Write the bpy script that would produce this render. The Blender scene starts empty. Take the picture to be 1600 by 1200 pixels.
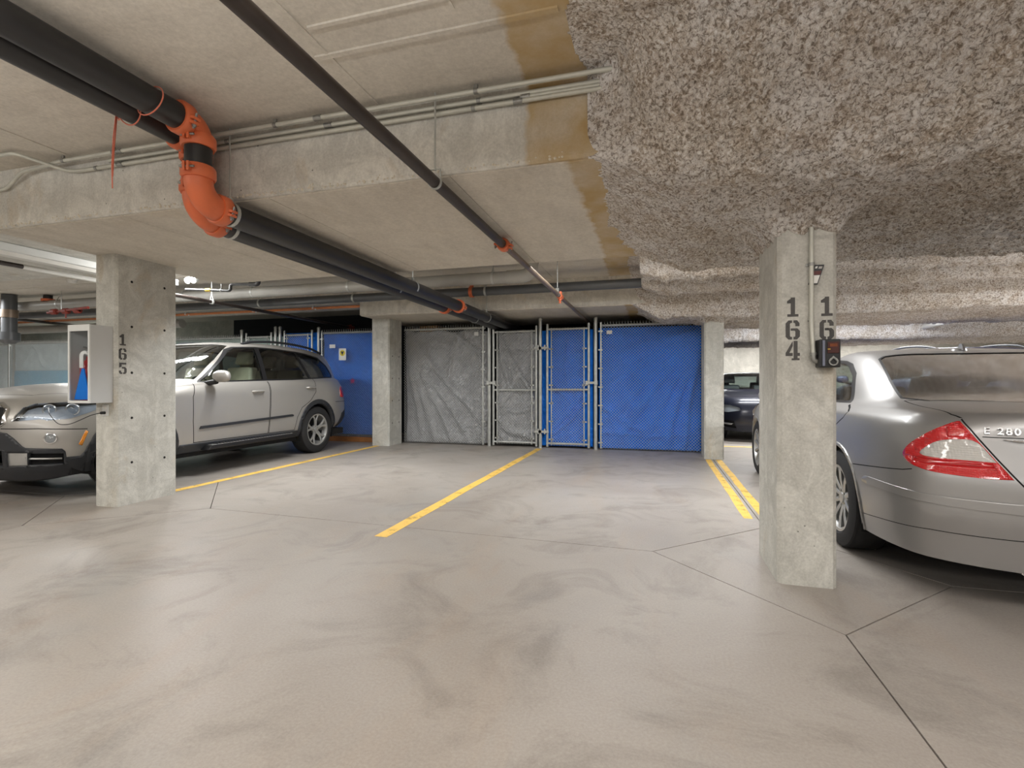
import bpy, bmesh, math, random
import numpy as np
from mathutils import Vector, Matrix
from mathutils.geometry import tessellate_polygon

S = bpy.context.scene
COL = S.collection
PI = math.pi
random.seed(7)

# ------------------------------------------------------------------ camera, world, exposure, lights
cam = bpy.data.cameras.new('camera'); cam_ob = bpy.data.objects.new('camera', cam); COL.objects.link(cam_ob)
cam.sensor_width = 36; cam.sensor_fit = 'HORIZONTAL'; cam.lens = 17.775
cam_ob.location = (0, 0, 1.1); cam_ob.rotation_euler = (PI/2, 0, math.atan(225/790)); cam.clip_start = .05
S.camera = cam_ob
S.view_settings.view_transform = 'Standard'; S.view_settings.look = 'None'
S.view_settings.gamma = 1; S.view_settings.use_curve_mapping = False; S.view_settings.exposure = 0.05
W = bpy.data.worlds.new('garage_air'); S.world = W; W.use_nodes = True
W.node_tree.nodes['Background'].inputs[0].default_value = (1, .97, .92, 1)
W.node_tree.nodes['Background'].inputs[1].default_value = .25

def lamp(x, y, z, sx, sy, power, col=(1, .95, .87), rot=(0, 0, 0), spread=None):
    l = bpy.data.lights.new('ceiling_light', 'AREA'); l.shape = 'RECTANGLE'; l.size = sx; l.size_y = sy
    l.energy = power; l.color = col
    if spread: l.spread = spread
    o = bpy.data.objects.new('ceiling_light', l); COL.objects.link(o); o.location = (x, y, z); o.rotation_euler = rot
    return o
# rows of ceiling tubes along the drive aisle (beside and behind the photographer)
WARM, COOL = (1, .985, .965), (.985, .995, 1)
UP = (PI, 0, 0)
S.cycles.sample_clamp_indirect = 4; S.cycles.caustics_reflective = False; S.cycles.caustics_refractive = False
lamp(-2.2, 0.5, 2.42, 15, .22, 150, WARM)
lamp(-2.2, 0.5, 2.34, 15, .10, 225, WARM, UP)      # added upward light, no fixture of its own, to brighten the slab
lamp(-2.2, -3.4, 2.42, 15, .22, 420, WARM)
# tubes in the bays between the two lines of beams
lamp(-3.95, 5.25, 2.62, 1.7, .2, 62, COOL, spread=2.6)
lamp(-0.45, 5.2, 2.60, 1.3, .2, 48, COOL)
lamp(0.75, 5.02, 2.46, 1.2, .2, 62, COOL)
lamp(-7.2, 5.45, 2.60, 2.4, .2, 130, COOL)
lamp(-12.5, 5.45, 2.6, 2.4, .2, 170, COOL)
lamp(-14.0, 9.4, 2.5, 2.4, .2, 60, WARM)
lamp(2.6, 10.05, 2.5, 3.0, .2, 110, COOL)  # added light for the dark sedan's front, no known fixture here
lamp(4.0, 15.6, 2.5, 6.0, .2, 220, COOL)
lamp(6.4, 5.12, 2.46, 2.6, .2, 540, COOL)
lamp(3.6, 11.3, 2.45, 4.0, .2, 230, COOL)
lamp(9.0, 11.3, 2.45, 2.4, .2, 90, COOL)

# ------------------------------------------------------------------ helpers: mesh building
class MB:
    def __init__(s): s.v = []; s.f = []; s.m = []
    def add(s, vs, fs, mi=0):
        o = len(s.v); s.v += [tuple(v) for v in vs]; s.f += [tuple(i+o for i in f) for f in fs]; s.m += [mi]*len(fs)
        return s
    def box(s, a, b, mi=0):
        x0, y0, z0 = a; x1, y1, z1 = b
        return s.add([(x0,y0,z0),(x1,y0,z0),(x1,y1,z0),(x0,y1,z0),(x0,y0,z1),(x1,y0,z1),(x1,y1,z1),(x0,y1,z1)],
                     [(0,3,2,1),(4,5,6,7),(0,1,5,4),(1,2,6,5),(2,3,7,6),(3,0,4,7)], mi)
    def prism(s, pts, dvec, mi=0):
        """closed prism: polygon pts (3D, planar) swept by dvec"""
        n = len(pts); d = Vector(dvec)
        q = [Vector(p) for p in pts]
        nrm = sum(((q[i]-q[0]).cross(q[i+1]-q[0]) for i in range(1, n-1)), Vector())
        if nrm.dot(d) > 0: q.reverse()
        vs = q + [p+d for p in q]
        tri = tessellate_polygon([q])
        fs = []
        for t in tri:
            a, b, c = t
            nn = (q[b]-q[a]).cross(q[c]-q[a])
            if nn.dot(d) > 0: t = (a, c, b)
            fs.append(tuple(t)); fs.append(tuple(n+i for i in (t[0], t[2], t[1])))
        for i in range(n):
            j = (i+1) % n; fs.append((j, i, n+i, n+j))
        return s.add(vs, fs, mi)
    def tube(s, pts, r, n=12, mi=0, caps=True):
        P = [Vector(p) for p in pts]; k = len(P)
        if not hasattr(r, '__len__'): r = [r]*k
        T = []
        for i in range(k):
            a = P[min(i+1, k-1)]-P[max(i-1, 0)]; T.append(a.normalized())
        up = Vector((0, 0, 1)) if abs(T[0].z) < .9 else Vector((1, 0, 0))
        N = (up - T[0]*up.dot(T[0])).normalized(); vs = []
        for i in range(k):
            N = (N - T[i]*N.dot(T[i])).normalized(); B = T[i].cross(N)
            for j in range(n):
                a = 2*PI*j/n; vs.append(P[i]+(N*math.cos(a)+B*math.sin(a))*r[i])
        fs = []
        for i in range(k-1):
            for j in range(n):
                j2 = (j+1) % n; fs.append((i*n+j, i*n+j2, (i+1)*n+j2, (i+1)*n+j))
        if caps:
            fs.append(tuple(range(n-1, -1, -1))); fs.append(tuple((k-1)*n+j for j in range(n)))
        return s.add(vs, fs, mi)
    def cyl(s, a, b, r, n=14, mi=0): return s.tube([a, b], r, n, mi)
    def lathe(s, origin, axis, prof, n=24, mi=0, closed=False):
        """prof: list of (distance along axis, radius)"""
        O = Vector(origin); A = Vector(axis).normalized()
        u = Vector((0, 0, 1)) if abs(A.z) < .9 else Vector((1, 0, 0))
        U = (u-A*u.dot(A)).normalized(); V = A.cross(U); k = len(prof); vs = []
        for (h, r) in prof:
            for j in range(n):
                a = 2*PI*j/n; vs.append(O+A*h+(U*math.cos(a)+V*math.sin(a))*r)
        fs = []
        for i in range(k-1 if not closed else k):
            i2 = (i+1) % k
            for j in range(n):
                j2 = (j+1) % n; fs.append((i*n+j, i*n+j2, i2*n+j2, i2*n+j))
        return s.add(vs, fs, mi)
    def grid(s, F, nu, nv, mi=0, flip=False):
        """F[i][j] -> point"""
        o = [tuple(F[i][j]) for i in range(nu) for j in range(nv)]
        fs = []
        for i in range(nu-1):
            for j in range(nv-1):
                q = (i*nv+j, (i+1)*nv+j, (i+1)*nv+j+1, i*nv+j+1)
                fs.append(q[::-1] if flip else q)
        return s.add(o, fs, mi)

def link_mesh(name, me, parent=None):
    o = bpy.data.objects.new(name, me); COL.objects.link(o)
    if parent: o.parent = parent
    return o
def build(name, mb, mats, parent=None, smooth=None, bevel=0, seg=2, local=False, fixn=False):
    """one mesh object; points are world points unless local, and are moved into the parent's frame"""
    me = bpy.data.meshes.new(name); v = mb.v
    if parent is not None and not local:
        root = parent; off = Vector(parent.location)
        while root.parent: root = root.parent; off += Vector(root.location)
        v = [(p[0]-off.x, p[1]-off.y, p[2]-off.z) for p in v]
    me.from_pydata(v, [], mb.f)
    mats = mats if isinstance(mats, (list, tuple)) else [mats]
    for m in mats: me.materials.append(m)
    if len(mats) > 1: me.polygons.foreach_set('material_index', mb.m)
    if bevel or fixn:
        bm = bmesh.new(); bm.from_mesh(me)
        if fixn: bmesh.ops.recalc_face_normals(bm, faces=bm.faces)
        if bevel:
            ed = [e for e in bm.edges if len(e.link_faces) == 2 and e.calc_face_angle(0) > .6]
            bmesh.ops.bevel(bm, geom=ed, offset=bevel, segments=seg, affect='EDGES', profile=.6)
        bm.to_mesh(me); bm.free()
    if smooth is not None:
        me.polygons.foreach_set('use_smooth', [True]*len(me.polygons))
        if smooth < 3: me.set_sharp_from_angle(angle=smooth)
    me.update()
    return link_mesh(name, me, parent)
def tag(o, label=None, cat=None, group=None, kind=None):
    if label: o['label'] = label
    if cat: o['category'] = cat
    if group: o['group'] = group
    if kind: o['kind'] = kind
    return o
def thing(name, label, cat, loc=(0, 0, 0), rz=0, group=None):
    o = bpy.data.objects.new(name, None); COL.objects.link(o); o.location = loc; o.rotation_euler = (0, 0, rz)
    o.empty_display_size = .1
    return tag(o, label, cat, group)
def copy_tree(o, parent=None):
    c = o.copy(); COL.objects.link(c); c.parent = parent
    for ch in list(o.children): copy_tree(ch, c)
    return c
def rounded(pts, rad, seg=5):
    """polyline with its inner corners rounded"""
    P = [Vector(p) for p in pts]; out = [P[0]]
    for i in range(1, len(P)-1):
        a = (P[i-1]-P[i]); b = (P[i+1]-P[i]); r = min(rad, a.length*.49, b.length*.49)
        A = P[i]+a.normalized()*r; B = P[i]+b.normalized()*r
        for k in range(seg+1):
            t = k/seg; out.append(A*(1-t)**2+P[i]*2*t*(1-t)+B*t*t)
    out.append(P[-1]); return out

# lattice noise in numpy
def vnoise(x, y, seed):
    rs = np.random.RandomState(seed); T = rs.rand(256, 256)
    xi = np.floor(x).astype(int); yi = np.floor(y).astype(int); fx = x-xi; fy = y-yi
    fx = fx*fx*(3-2*fx); fy = fy*fy*(3-2*fy); a = T[xi % 256, yi % 256]; b = T[(xi+1) % 256, yi % 256]
    c = T[xi % 256, (yi+1) % 256]; d = T[(xi+1) % 256, (yi+1) % 256]
    return (a*(1-fx)+b*fx)*(1-fy)+(c*(1-fx)+d*fx)*fy
def fbm(x, y, seed, octv=4, gain=.5):
    r = 0; a = 1; t = 0
    for k in range(octv):
        ca, sa = math.cos(.7*k), math.sin(.7*k)
        r = r+a*vnoise((x*ca-y*sa)*2**k+7.3*k+300, (x*sa+y*ca)*2**k+3.1*k+300, seed+k); t += a; a *= gain
    return r/t
def sstep(a, b, x):
    t = np.clip((x-a)/(b-a), 0, 1); return t*t*(3-2*t)

# ------------------------------------------------------------------ helpers: materials
class NT:
    def __init__(s, name):
        s.m = bpy.data.materials.new(name); s.m.use_nodes = True; s.t = s.m.node_tree
        s.n = s.t.nodes; s.p = s.n['Principled BSDF']
    def node(s, typ, **kw):
        n = s.n.new(typ)
        for k, v in kw.items():
            if k.startswith('i_'):
                key = k[2:]; key = int(key) if key.isdigit() else key
                n.inputs[key].default_value = v
            else: setattr(n, k, v)
        return n
    def link(s, a, b): s.t.links.new(a, b)
    def coord(s, scale=(1, 1, 1), kind='Object'):
        tc = s.node('ShaderNodeTexCoord'); mp = s.node('ShaderNodeMapping'); mp.inputs['Scale'].default_value = scale
        s.link(tc.outputs[kind], mp.inputs[0]); return mp.outputs[0]
    def noise(s, co, scale, detail=4, rough=.55, dist=0):
        n = s.node('ShaderNodeTexNoise'); n.inputs['Scale'].default_value = scale; n.inputs['Detail'].default_value = detail
        n.inputs['Roughness'].default_value = rough; n.inputs['Distortion'].default_value = dist
        s.link(co, n.inputs['Vector']); return n.outputs['Fac']
    def ramp(s, fac, stops):
        r = s.node('ShaderNodeValToRGB'); e = r.color_ramp.elements
        while len(e) < len(stops): e.new(.5)
        for i, (p, c) in enumerate(stops):
            e[i].position = p; e[i].color = (c, c, c, 1) if not hasattr(c, '__len__') else (*c, 1)
        s.link(fac, r.inputs[0]); return r.outputs[0]
    def mix(s, fac, a, b, mode='MIX'):
        m = s.node('ShaderNodeMix', data_type='RGBA', blend_type=mode)
        for v, i in ((fac, 0), (a, 6), (b, 7)):
            if hasattr(v, 'is_output'): s.link(v, m.inputs[i])
            elif i == 0: m.inputs[0].default_value = v
            else: m.inputs[i].default_value = (*v, 1) if hasattr(v, '__len__') else (v, v, v, 1)
        return m.outputs[2]
    def math(s, op, a, b=0):
        m = s.node('ShaderNodeMath', operation=op)
        for v, i in ((a, 0), (b, 1)):
            if hasattr(v, 'is_output'): s.link(v, m.inputs[i])
            else: m.inputs[i].default_value = v
        return m.outputs[0]
    def bump(s, h, strength=.3, dist=.01):
        b = s.node('ShaderNodeBump'); b.inputs['Strength'].default_value = strength; b.inputs['Distance'].default_value = dist
        s.link(h, b.inputs['Height'])
        prev = s.p.inputs['Normal']
        if prev.is_linked: s.link(prev.links[0].from_socket, b.inputs['Normal'])
        s.link(b.outputs[0], s.p.inputs['Normal'])
    def set(s, **kw):
        for k, v in kw.items():
            i = s.p.inputs[{'color': 'Base Color', 'rough': 'Roughness', 'metal': 'Metallic', 'coat': 'Coat Weight', 'spec': 'Specular IOR Level',
                            'coatr': 'Coat Roughness', 'alpha': 'Alpha', 'trans': 'Transmission Weight', 'emit': 'Emission Color', 'emits': 'Emission Strength', 'ior': 'IOR'}[k]]
            if hasattr(v, 'is_output'): s.link(v, i)
            elif hasattr(v, '__len__'): i.default_value = (*v, 1)
            else: i.default_value = v
        return s

def srgb(r, g, b):
    f = lambda c: ((c/255)/12.92 if c/255 <= .04045 else (((c/255)+.055)/1.055)**2.4)
    return (f(r), f(g), f(b))
def M(name, col, rough=.5, metal=0, var=.12, scale=6, bump=0, bscale=40, coat=0, spec=.5):
    """plain material with a little procedural unevenness"""
    t = NT(name); co = t.coord(); n = t.noise(co, scale, 5)
    c = t.mix(t.ramp(n, [(.3, 0), (.7, 1)]), tuple(x*(1-var) for x in col), tuple(min(1, x*(1+var)) for x in col))
    t.set(color=c, metal=metal, coat=coat, spec=spec)
    t.set(rough=t.math('ADD', t.math('MULTIPLY', n, .15), max(.02, rough-.075)))
    if bump: t.bump(t.noise(co, bscale, 4), bump, .004)
    return t.m
def concrete(name, a, b, c, scale=1.0, streak=(1, 1, 1), pits=True, rough=.8, bump=.25, streakamt=.5, primer=0, mottle=1):
    t = NT(name); co = t.coord(); cs = t.coord(streak)
    big = t.noise(co, .9*scale, 6, .62, .6); st = t.noise(cs, 1.6*scale, 6, .65, .3); fine = t.noise(co, 60*scale, 5, .7)
    k = t.mix(t.ramp(big, [(.33, 0), (.66, 1)]), a, b)
    k = t.mix(t.math('MULTIPLY', t.ramp(st, [(.45, 0), (.7, 1)]), streakamt), k, c)
    blot = t.noise(co, 3.2*scale, 7, .72, 1.2)
    k = t.mix(t.math('MULTIPLY', t.ramp(blot, [(.47, 0), (.60, 1)]), .55*mottle), k, tuple(x*.66 for x in a))
    k = t.mix(t.math('MULTIPLY', t.ramp(blot, [(.36, 1), (.46, 0)]), .5*mottle), k, tuple(min(1, x*1.22) for x in b))
    rust = t.noise(t.coord((1.3, 1.3, .8)), 1.9*scale, 4, .6, .5)
    k = t.mix(t.math('MULTIPLY', t.ramp(rust, [(.60, 0), (.70, 1)]), .45*mottle), k, srgb(176, 152, 112))
    k = t.mix(.35, k, t.mix(t.ramp(fine, [(.3, 0), (.7, 1)]), tuple(x*.72 for x in a), tuple(min(1, x*1.2) for x in b)))
    if pits:
        vo = t.node('ShaderNodeTexVoronoi'); vo.inputs['Scale'].default_value = 9*scale; t.link(co, vo.inputs['Vector'])
        mask = t.math('MULTIPLY', t.ramp(vo.outputs['Distance'], [(.03, 1), (.07, 0)]), t.ramp(t.noise(co, 3*scale, 2), [(.5, 0), (.56, 1)]))
        k = t.mix(mask, k, tuple(x*.3 for x in a)); t.bump(t.math('SUBTRACT', 1, mask), .6, .004)
    if primer:
        ge = t.node('ShaderNodeTexCoord'); sx = t.node('ShaderNodeSeparateXYZ'); t.link(ge.outputs['Object'], sx.inputs[0])
        w = t.math('ADD', sx.outputs[0], t.math('MULTIPLY', t.math('SUBTRACT', t.noise(co, 9, 3), .5), .1))
        mk = t.math('MULTIPLY', t.ramp(t.math('ADD', w, primer), [(.33, 0), (.36, 1)]), t.ramp(t.noise(co, 3.5, 5), [(.25, .35), (.62, .9)]))
        k = t.mix(mk, k, srgb(178, 150, 98))
    t.set(color=k, rough=rough, spec=.3)
    t.bump(t.noise(co, 22*scale, 6, .65), bump, .006)
    return t.m

m_column = concrete('column_concrete', srgb(186,185,177), srgb(210,209,202), srgb(154,152,143), 1.4, (5, 5, .5), True, .75, .25)
m_ceiling = concrete('ceiling_concrete', srgb(204,198,187), srgb(217,211,200), srgb(172,165,154), .8, (1, 4, 1), False, .8, .12, .55, 1, .35)
m_soffit = concrete('soffit_concrete', srgb(202,195,183), srgb(215,209,197), srgb(170,163,151), .8, (4, 1, 1), False, .8, .12, .55, .79, .35)
m_beam = concrete('beam_concrete', srgb(204,202,195), srgb(224,222,215), srgb(172,168,160), 1.2, (5, 1, .6), True, .8, .22, .55, 1)
m_beam_back = concrete('back_beam_concrete', srgb(198,194,184), srgb(218,214,205), srgb(160,154,144), 1.2, (5, 1, .6), True, .8, .22, .55, 0)
m_floor_dark = M('joint_dirt', srgb(70,62,54), .9)
def floor_material():
    t = NT('floor_concrete'); co = t.coord(); big = t.noise(co, .45, 6, .6, .8); mid = t.noise(co, 1.5, 6, .68, 1.0)
    sw = t.noise(t.coord((1, .25, 1)), 2.2, 6, .7, .5); fine = t.noise(co, 90, 3, .7)
    k = t.mix(t.ramp(big, [(.35, 0), (.65, 1)]), srgb(147,139,131), srgb(165,159,152))
    k = t.mix(t.math('MULTIPLY', t.ramp(mid, [(.5, 0), (.68, 1)]), .75), k, srgb(122,115,108))
    k = t.mix(t.math('MULTIPLY', t.ramp(sw, [(.52, 0), (.75, 1)]), .35), k, srgb(164,140,116))
    k = t.mix(t.math('MULTIPLY', t.ramp(t.noise(co, .8, 5, .6, .4), [(.55, 0), (.72, 1)]), .4), k, srgb(144,147,148))
    k = t.mix(.16, k, t.mix(t.ramp(fine, [(.3, 0), (.7, 1)]), srgb(106,98,90), srgb(196,190,183)))
    t.set(color=k, spec=.45, rough=t.math('ADD', t.math('MULTIPLY', mid, .3), .28))
    t.bump(t.noise(co, 40, 5), .06, .003)
    return t.m
m_floor = floor_material()
m_black_pipe = M('black_pipe', srgb(38,37,38), .38, .0, .2, 5, .05)
m_dark_steel = M('dark_steel_pipe', srgb(58,50,46), .4, .3, .2, 8, .05)
m_brown_steel = M('worn_steel_pipe', srgb(128,112,96), .4, .4, .2, 8)
m_orange = M('orange_coupling', srgb(218,112,70), .42, 0, .1, 8)
m_galv = M('galvanized_steel', srgb(184,186,182), .38, .55, .1, 14)
m_conduit = M('conduit_steel', srgb(196,196,186), .42, .25, .08, 12)
m_zinc = M('zinc_hardware', srgb(150,150,146), .4, .7, .15, 20)
m_grey_pvc = M('grey_pvc', srgb(160,158,152), .45, 0, .08, 5)
m_dark_pvc = M('dark_grey_pvc', srgb(82,84,86), .4, 0, .1, 5)
m_white_pvc = M('white_pvc', srgb(226,224,218), .4, 0, .04, 5)
m_copper = M('copper', srgb(206,132,84), .35, .8, .15, 10)
m_black_plastic = M('black_plastic', srgb(26,26,28), .4, 0, .1, 10)
m_white_metal = M('white_painted_metal', srgb(222,224,222), .4, 0, .03, 4)
m_rust = M('rusted_red_iron', srgb(128,48,36), .6, .1, .25, 12)
m_wood = M('timber', srgb(158,104,58), .7, 0, .25, 6)
m_card = M('cardboard', srgb(186,142,88), .8, 0, .1, 6)
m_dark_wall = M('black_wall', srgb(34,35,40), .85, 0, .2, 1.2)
m_wall = concrete('wall_concrete', srgb(178,174,164), srgb(196,192,182), srgb(150,146,138), .8, (3, 3, .6), False, .85, .15)
m_stencil = None
def worn_paint(name, col, keep=.5, scale=9):
    t = NT(name); co = t.coord(); n = t.noise(co, scale, 6, .7); f = t.noise(co, scale*9, 3, .6)
    a = t.ramp(t.math('ADD', n, t.math('MULTIPLY', t.math('SUBTRACT', f, .5), .35)), [(keep-.22, .15), (keep, 1)])
    t.set(color=t.mix(n, tuple(x*.85 for x in col), tuple(min(1, x*1.15) for x in col)), rough=.6, alpha=a)
    return t.m
m_stencil = worn_paint('stencil_paint', srgb(74,72,70), .42, 24)
m_yellow = worn_paint('yellow_line_paint', srgb(232,190,92), .46, 7)
# ------------------------------------------------------------------ the setting: floor slabs, walls, ceiling, beams
def struct(name, mb, mats, parent=None, label=None, **kw):
    o = build(name, mb, mats, parent, **kw)
    if parent is None: tag(o, label, None, None, 'structure')
    return o
floor = struct('floor', MB().box((-18, -7, -.25), (12, 17, -.012)), m_floor_dark)
J = dict(lr=(-3.79, 3.57), lf=(-4.73, 2.73), ll=(-5.6, 3.58), lb=(-4.72, 4.55), rl=(-.02, 3.45), rf=(.80, 2.53), rr=(1.55, 3.3), rb=(.80, 4.26))
slabs = [
    [(-4.73,-7), (.8,-7), J['rf'], J['rl'], J['lr'], J['lf']],
    [(-11.3,-7), (-4.73,-7), J['lf'], J['ll'], (-11.3,3.6)],
    [(.8,-7), (6.6,-7), (6.6,3.34), J['rr'], J['rf']],
    [J['lr'], J['rl'], J['rb'], (.8,17), (-4.72,17), J['lb']],
    [(-11.3,3.6), J['ll'], J['lb'], (-4.72,17), (-11.3,17)],
    [J['rr'], (6.6,3.34), (6.6,17), (.8,17), J['rb']],
    [J['rl'], J['rf'], J['rr'], J['rb']], [J['ll'], J['lf'], J['lr'], J['lb']],
    [(-18,-7), (-11.3,-7), (-11.3,3.6), (-18,3.6)], [(-18,3.6), (-11.3,3.6), (-11.3,17), (-18,17)],
    [(6.6,-7), (12,-7), (12,3.34), (6.6,3.34)], [(6.6,3.34), (12,3.34), (12,17), (6.6,17)]]
def inset(poly, d):
    n = len(poly); out = []
    for i in range(n):
        p0, p1, p2 = (Vector(poly[i-1]), Vector(poly[i]), Vector(poly[(i+1) % n]))
        e1 = (p1-p0).normalized(); e2 = (p2-p1).normalized(); n1 = Vector((-e1.y, e1.x)); n2 = Vector((-e2.y, e2.x))
        b = (n1+n2); out.append(p1+b*(d/max(.3, 1+n1.dot(n2))))
    return out
for s in slabs:
    q = inset(s, .0035)
    build('slab', MB().prism([(p.x, p.y, -.012) for p in q], (0, 0, .012)), m_floor, floor)

def wall(name, a, b, m): struct(name, MB().box(a, b), m)
wall('wall_far', (.75, 17, 0), (12, 17.2, 2.7), m_wall)
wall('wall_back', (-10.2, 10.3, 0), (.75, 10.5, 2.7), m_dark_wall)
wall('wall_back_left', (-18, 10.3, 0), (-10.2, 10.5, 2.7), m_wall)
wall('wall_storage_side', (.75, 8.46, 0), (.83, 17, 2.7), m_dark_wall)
wall('wall_left', (-18.2, -7, 0), (-18, 10.5, 2.7), m_wall)
wall('wall_right', (12, -7, 0), (12.2, 17.2, 2.7), m_wall)
wall('wall_behind', (-18, -7.2, 0), (12, -7, 2.7), m_wall)

ceiling = struct('ceiling', MB().box((-18.2, -7.2, 2.70), (12.2, 17.2, 2.95)), m_ceiling)
# ridges the formwork sheets left on the slab
def ridge(a, b, w=.014, h=.006):
    A = Vector((*a, 2.702)); B = Vector((*b, 2.702)); d = (B-A).normalized(); n = Vector((-d.y, d.x, 0))*w/2
    build('formwork_ridge', MB().prism([A-n, B-n, B+n, A+n], (0, 0, -.002-h)), m_ceiling, ceiling)
for x in (-1.53, -.83, -3.95, -6.4, -8.8): ridge((x, -3), (x, 2.0 if x == -.83 else 2.6))
for y, w in ((2.12, .03), (1.93, .02)): ridge((-1.6 if y > 2 else -1.5, y), (-.4, y), w, .01)
for y in (-.3,): ridge((-9, y), (-.4, y))
for x in (-6.2, -3.9, -1.5, .2): ridge((x, 4.8), (x, 7.6))
for y in (5.9,): ridge((-12, y), (0, y))

def beam(x0, x1, y0, y1, z0, label, ch=.015):
    m = m_beam if y0 < 5 else m_beam_back
    b = MB()
    prof = [(y0, 2.72), (y0, z0+ch), (y0+ch, z0), (y1-ch, z0), (y1, z0+ch), (y1, 2.72)]
    b.prism([(x0, y, z) for y, z in prof], (x1-x0, 0, 0))
    return struct('ceiling_beam', b, m, None, label)
def band(x0, x1, y0, y1, label):
    o = beam(x0, x1, y0, y1, 2.27, label)
    # underside cast against plywood: beige boards with fine seams
    bb = MB(); cuts = [x0+.006] + [x for x in (-3.55, -2.33, -1.11, .11) if x0 < x < x1] + [x1]
    for i in range(len(cuts)-1):
        build('soffit_panel', MB().box((cuts[i]+.002, y0+.03, 2.262), (cuts[i+1]-.002, y1-.03, 2.2705)), m_soffit, o)
    return o
band1 = band(-4.87, 12, 2.6, 4.75, 'wide concrete band beam nearest the camera, with conduits along its face')
band2 = band(-4.87, 12, 7.6, 9.75, 'concrete band beam over the storage lockers')
beam(-18, -4.87, 2.6, 4.75, 2.5, 'shallow concrete beam at left end of the nearest band')
beam(-18, -4.87, 7.6, 8.4, 2.5, 'shallow concrete beam over the fence behind the SUV')
beam(.75, 12, 12.6, 14.7, 2.2, 'far concrete beam over the dark cars')
# white honeycomb patches along the lower lip of the near beam
b = MB(); rr = random.Random(3)
for i in range(420):
    x = rr.uniform(-4.8, -.45); 
    if rr.random() > .35+.6*(.5+.5*math.sin(x*2.3+1)): continue
    z = 2.275+abs(rr.gauss(0, .012)); r = rr.uniform(.003, .009)
    b.lathe((x, 2.6005, z), (0, -1, 0), [(0, r), (r*.5, r*.7), (r*.7, 0.0005)], 6)
tag(build('honeycomb_crumbs', b, M('lime_crumbs', srgb(214,206,190), .9), band1), None, None, None, 'stuff')

# ------------------------------------------------------------------ pillars
def pillar(x0, x1, y0, y1, ztop, label, ch=.022):
    p = [(x0+ch, y0), (x1-ch, y0), (x1, y0+ch), (x1, y1-ch), (x1-ch, y1), (x0+ch, y1), (x0, y1-ch), (x0, y0+ch)]
    b = MB()
    zs = [0, ztop]; n = 8
    b.add([(x, y, z) for z in zs for x, y in p], [(i, (i+1) % n, n+(i+1) % n, n+i) for i in range(n)] + [tuple(range(n-1, -1, -1)), tuple(range(n, 2*n))])
    o = build('concrete_pillar', b, m_column); return tag(o, label, 'pillar', 'concrete pillars of the garage')
pil_165 = pillar(-4.88, -4.62, 3.36, 3.96, 2.285, 'concrete pillar at left, stencilled 165, with a glass-fronted cabinet on it')
pil_164 = pillar(.645, .935, 3.08, 3.62, 2.285, 'near concrete pillar at right, stencilled 164, with a black charger box')
pil_bl = pillar(-4.9, -4.55, 8.02, 8.5, 2.285, 'concrete pillar between the silver and the blue tarped fence')
pil_br = pillar(.68, .95, 7.9, 8.44, 2.285, 'concrete pillar at the right end of the wide blue tarp')
pillar(-11.0, -10.7, 3.36, 3.96, 2.51, 'concrete pillar far left beyond the silver SUV')
pillar(6.4, 6.7, 7.9, 8.44, 2.285, 'concrete pillar behind the silver sedan, far right')
DIG = {
 '1': [[(.36,.13),(.36,1),(.66,1),(.66,.13)], [(.12,0),(.12,.13),(.9,.13),(.9,0)], [(.10,.70),(.10,.82),(.36,.94),(.36,.70)]],
 '6': [[(.45,1),(.2,1),(0,.85),(0,.15),(.2,0),(.45,0),(.45,.14),(.34,.15),(.3,.2),(.3,.8),(.34,.86),(.45,.86)],
       [(.55,1),(.55,.86),(.64,.86),(.68,.8),(.68,.69),(.97,.69),(.97,.85),(.8,1)],
       [(.55,0),(.8,0),(1,.15),(1,.45),(.82,.58),(.36,.58),(.36,.46),(.62,.46),(.68,.42),(.68,.18),(.64,.14),(.55,.14)]],
 '5': [[(.06,1),(.95,1),(.95,.84),(.36,.84),(.36,.64),(.06,.56)], [(.4,.63),(.78,.63),(1,.48),(1,.14),(.8,0),(.55,0),(.55,.14),(.66,.14),(.7,.2),(.7,.43),(.64,.48),(.4,.48)],
       [(.45,0),(.2,0),(.02,.14),(.02,.3),(.3,.3),(.3,.2),(.34,.14),(.45,.14)]],
 '4': [[(0,.22),(0,.38),(.5,1),(.5,.74),(.27,.38),(.5,.38),(.5,.22)], [(.56,.1),(.84,.1),(.84,.22),(1,.22),(1,.38),(.84,.38),(.84,1),(.56,1)], [(.42,0),(.42,.1),(.98,.1),(.98,0)]]}
def digit(ch, o, u, w, h, nrm, parent):
    O = Vector(o); U = Vector(u); N = Vector(nrm); b = MB()
    for poly in DIG[ch]:
        b.prism([O+U*(px*w)+Vector((0, 0, py*h))+N*.0004 for px, py in poly], N*.0012)
    build('stencil_digit', b, m_stencil, parent, fixn=True)
for ch, z in (('1', 1.447), ('6', 1.319), ('5', 1.190)): digit(ch, (-4.62, 3.384, z), (0, 1, 0), .070, .102, (1, 0, 0), pil_165)
for ch, z in (('1', 1.468), ('6', 1.343), ('4', 1.230)): digit(ch, (.684, 3.08, z), (1, 0, 0), .070, .105, (0, -1, 0), pil_164)
for ch, z in (('1', 1.466), ('6', 1.341)): digit(ch, (.849, 3.08, z), (1, 0, 0), .069, .104, (0, -1, 0), pil_164)
m_hole = M('tie_hole_dark', srgb(30,27,24), .95)  # dark discs on the face stand in for the shade inside the holes
for y in (3.502, 3.822):
    for z in (2.035, 1.623, 1.203, .79, .383):
        build('tie_hole', MB().lathe((-4.6205, y, z), (1, 0, 0), [(0, .0125), (.0012, .0115), (.001, .0002)], 10), m_hole, pil_165)
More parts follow.
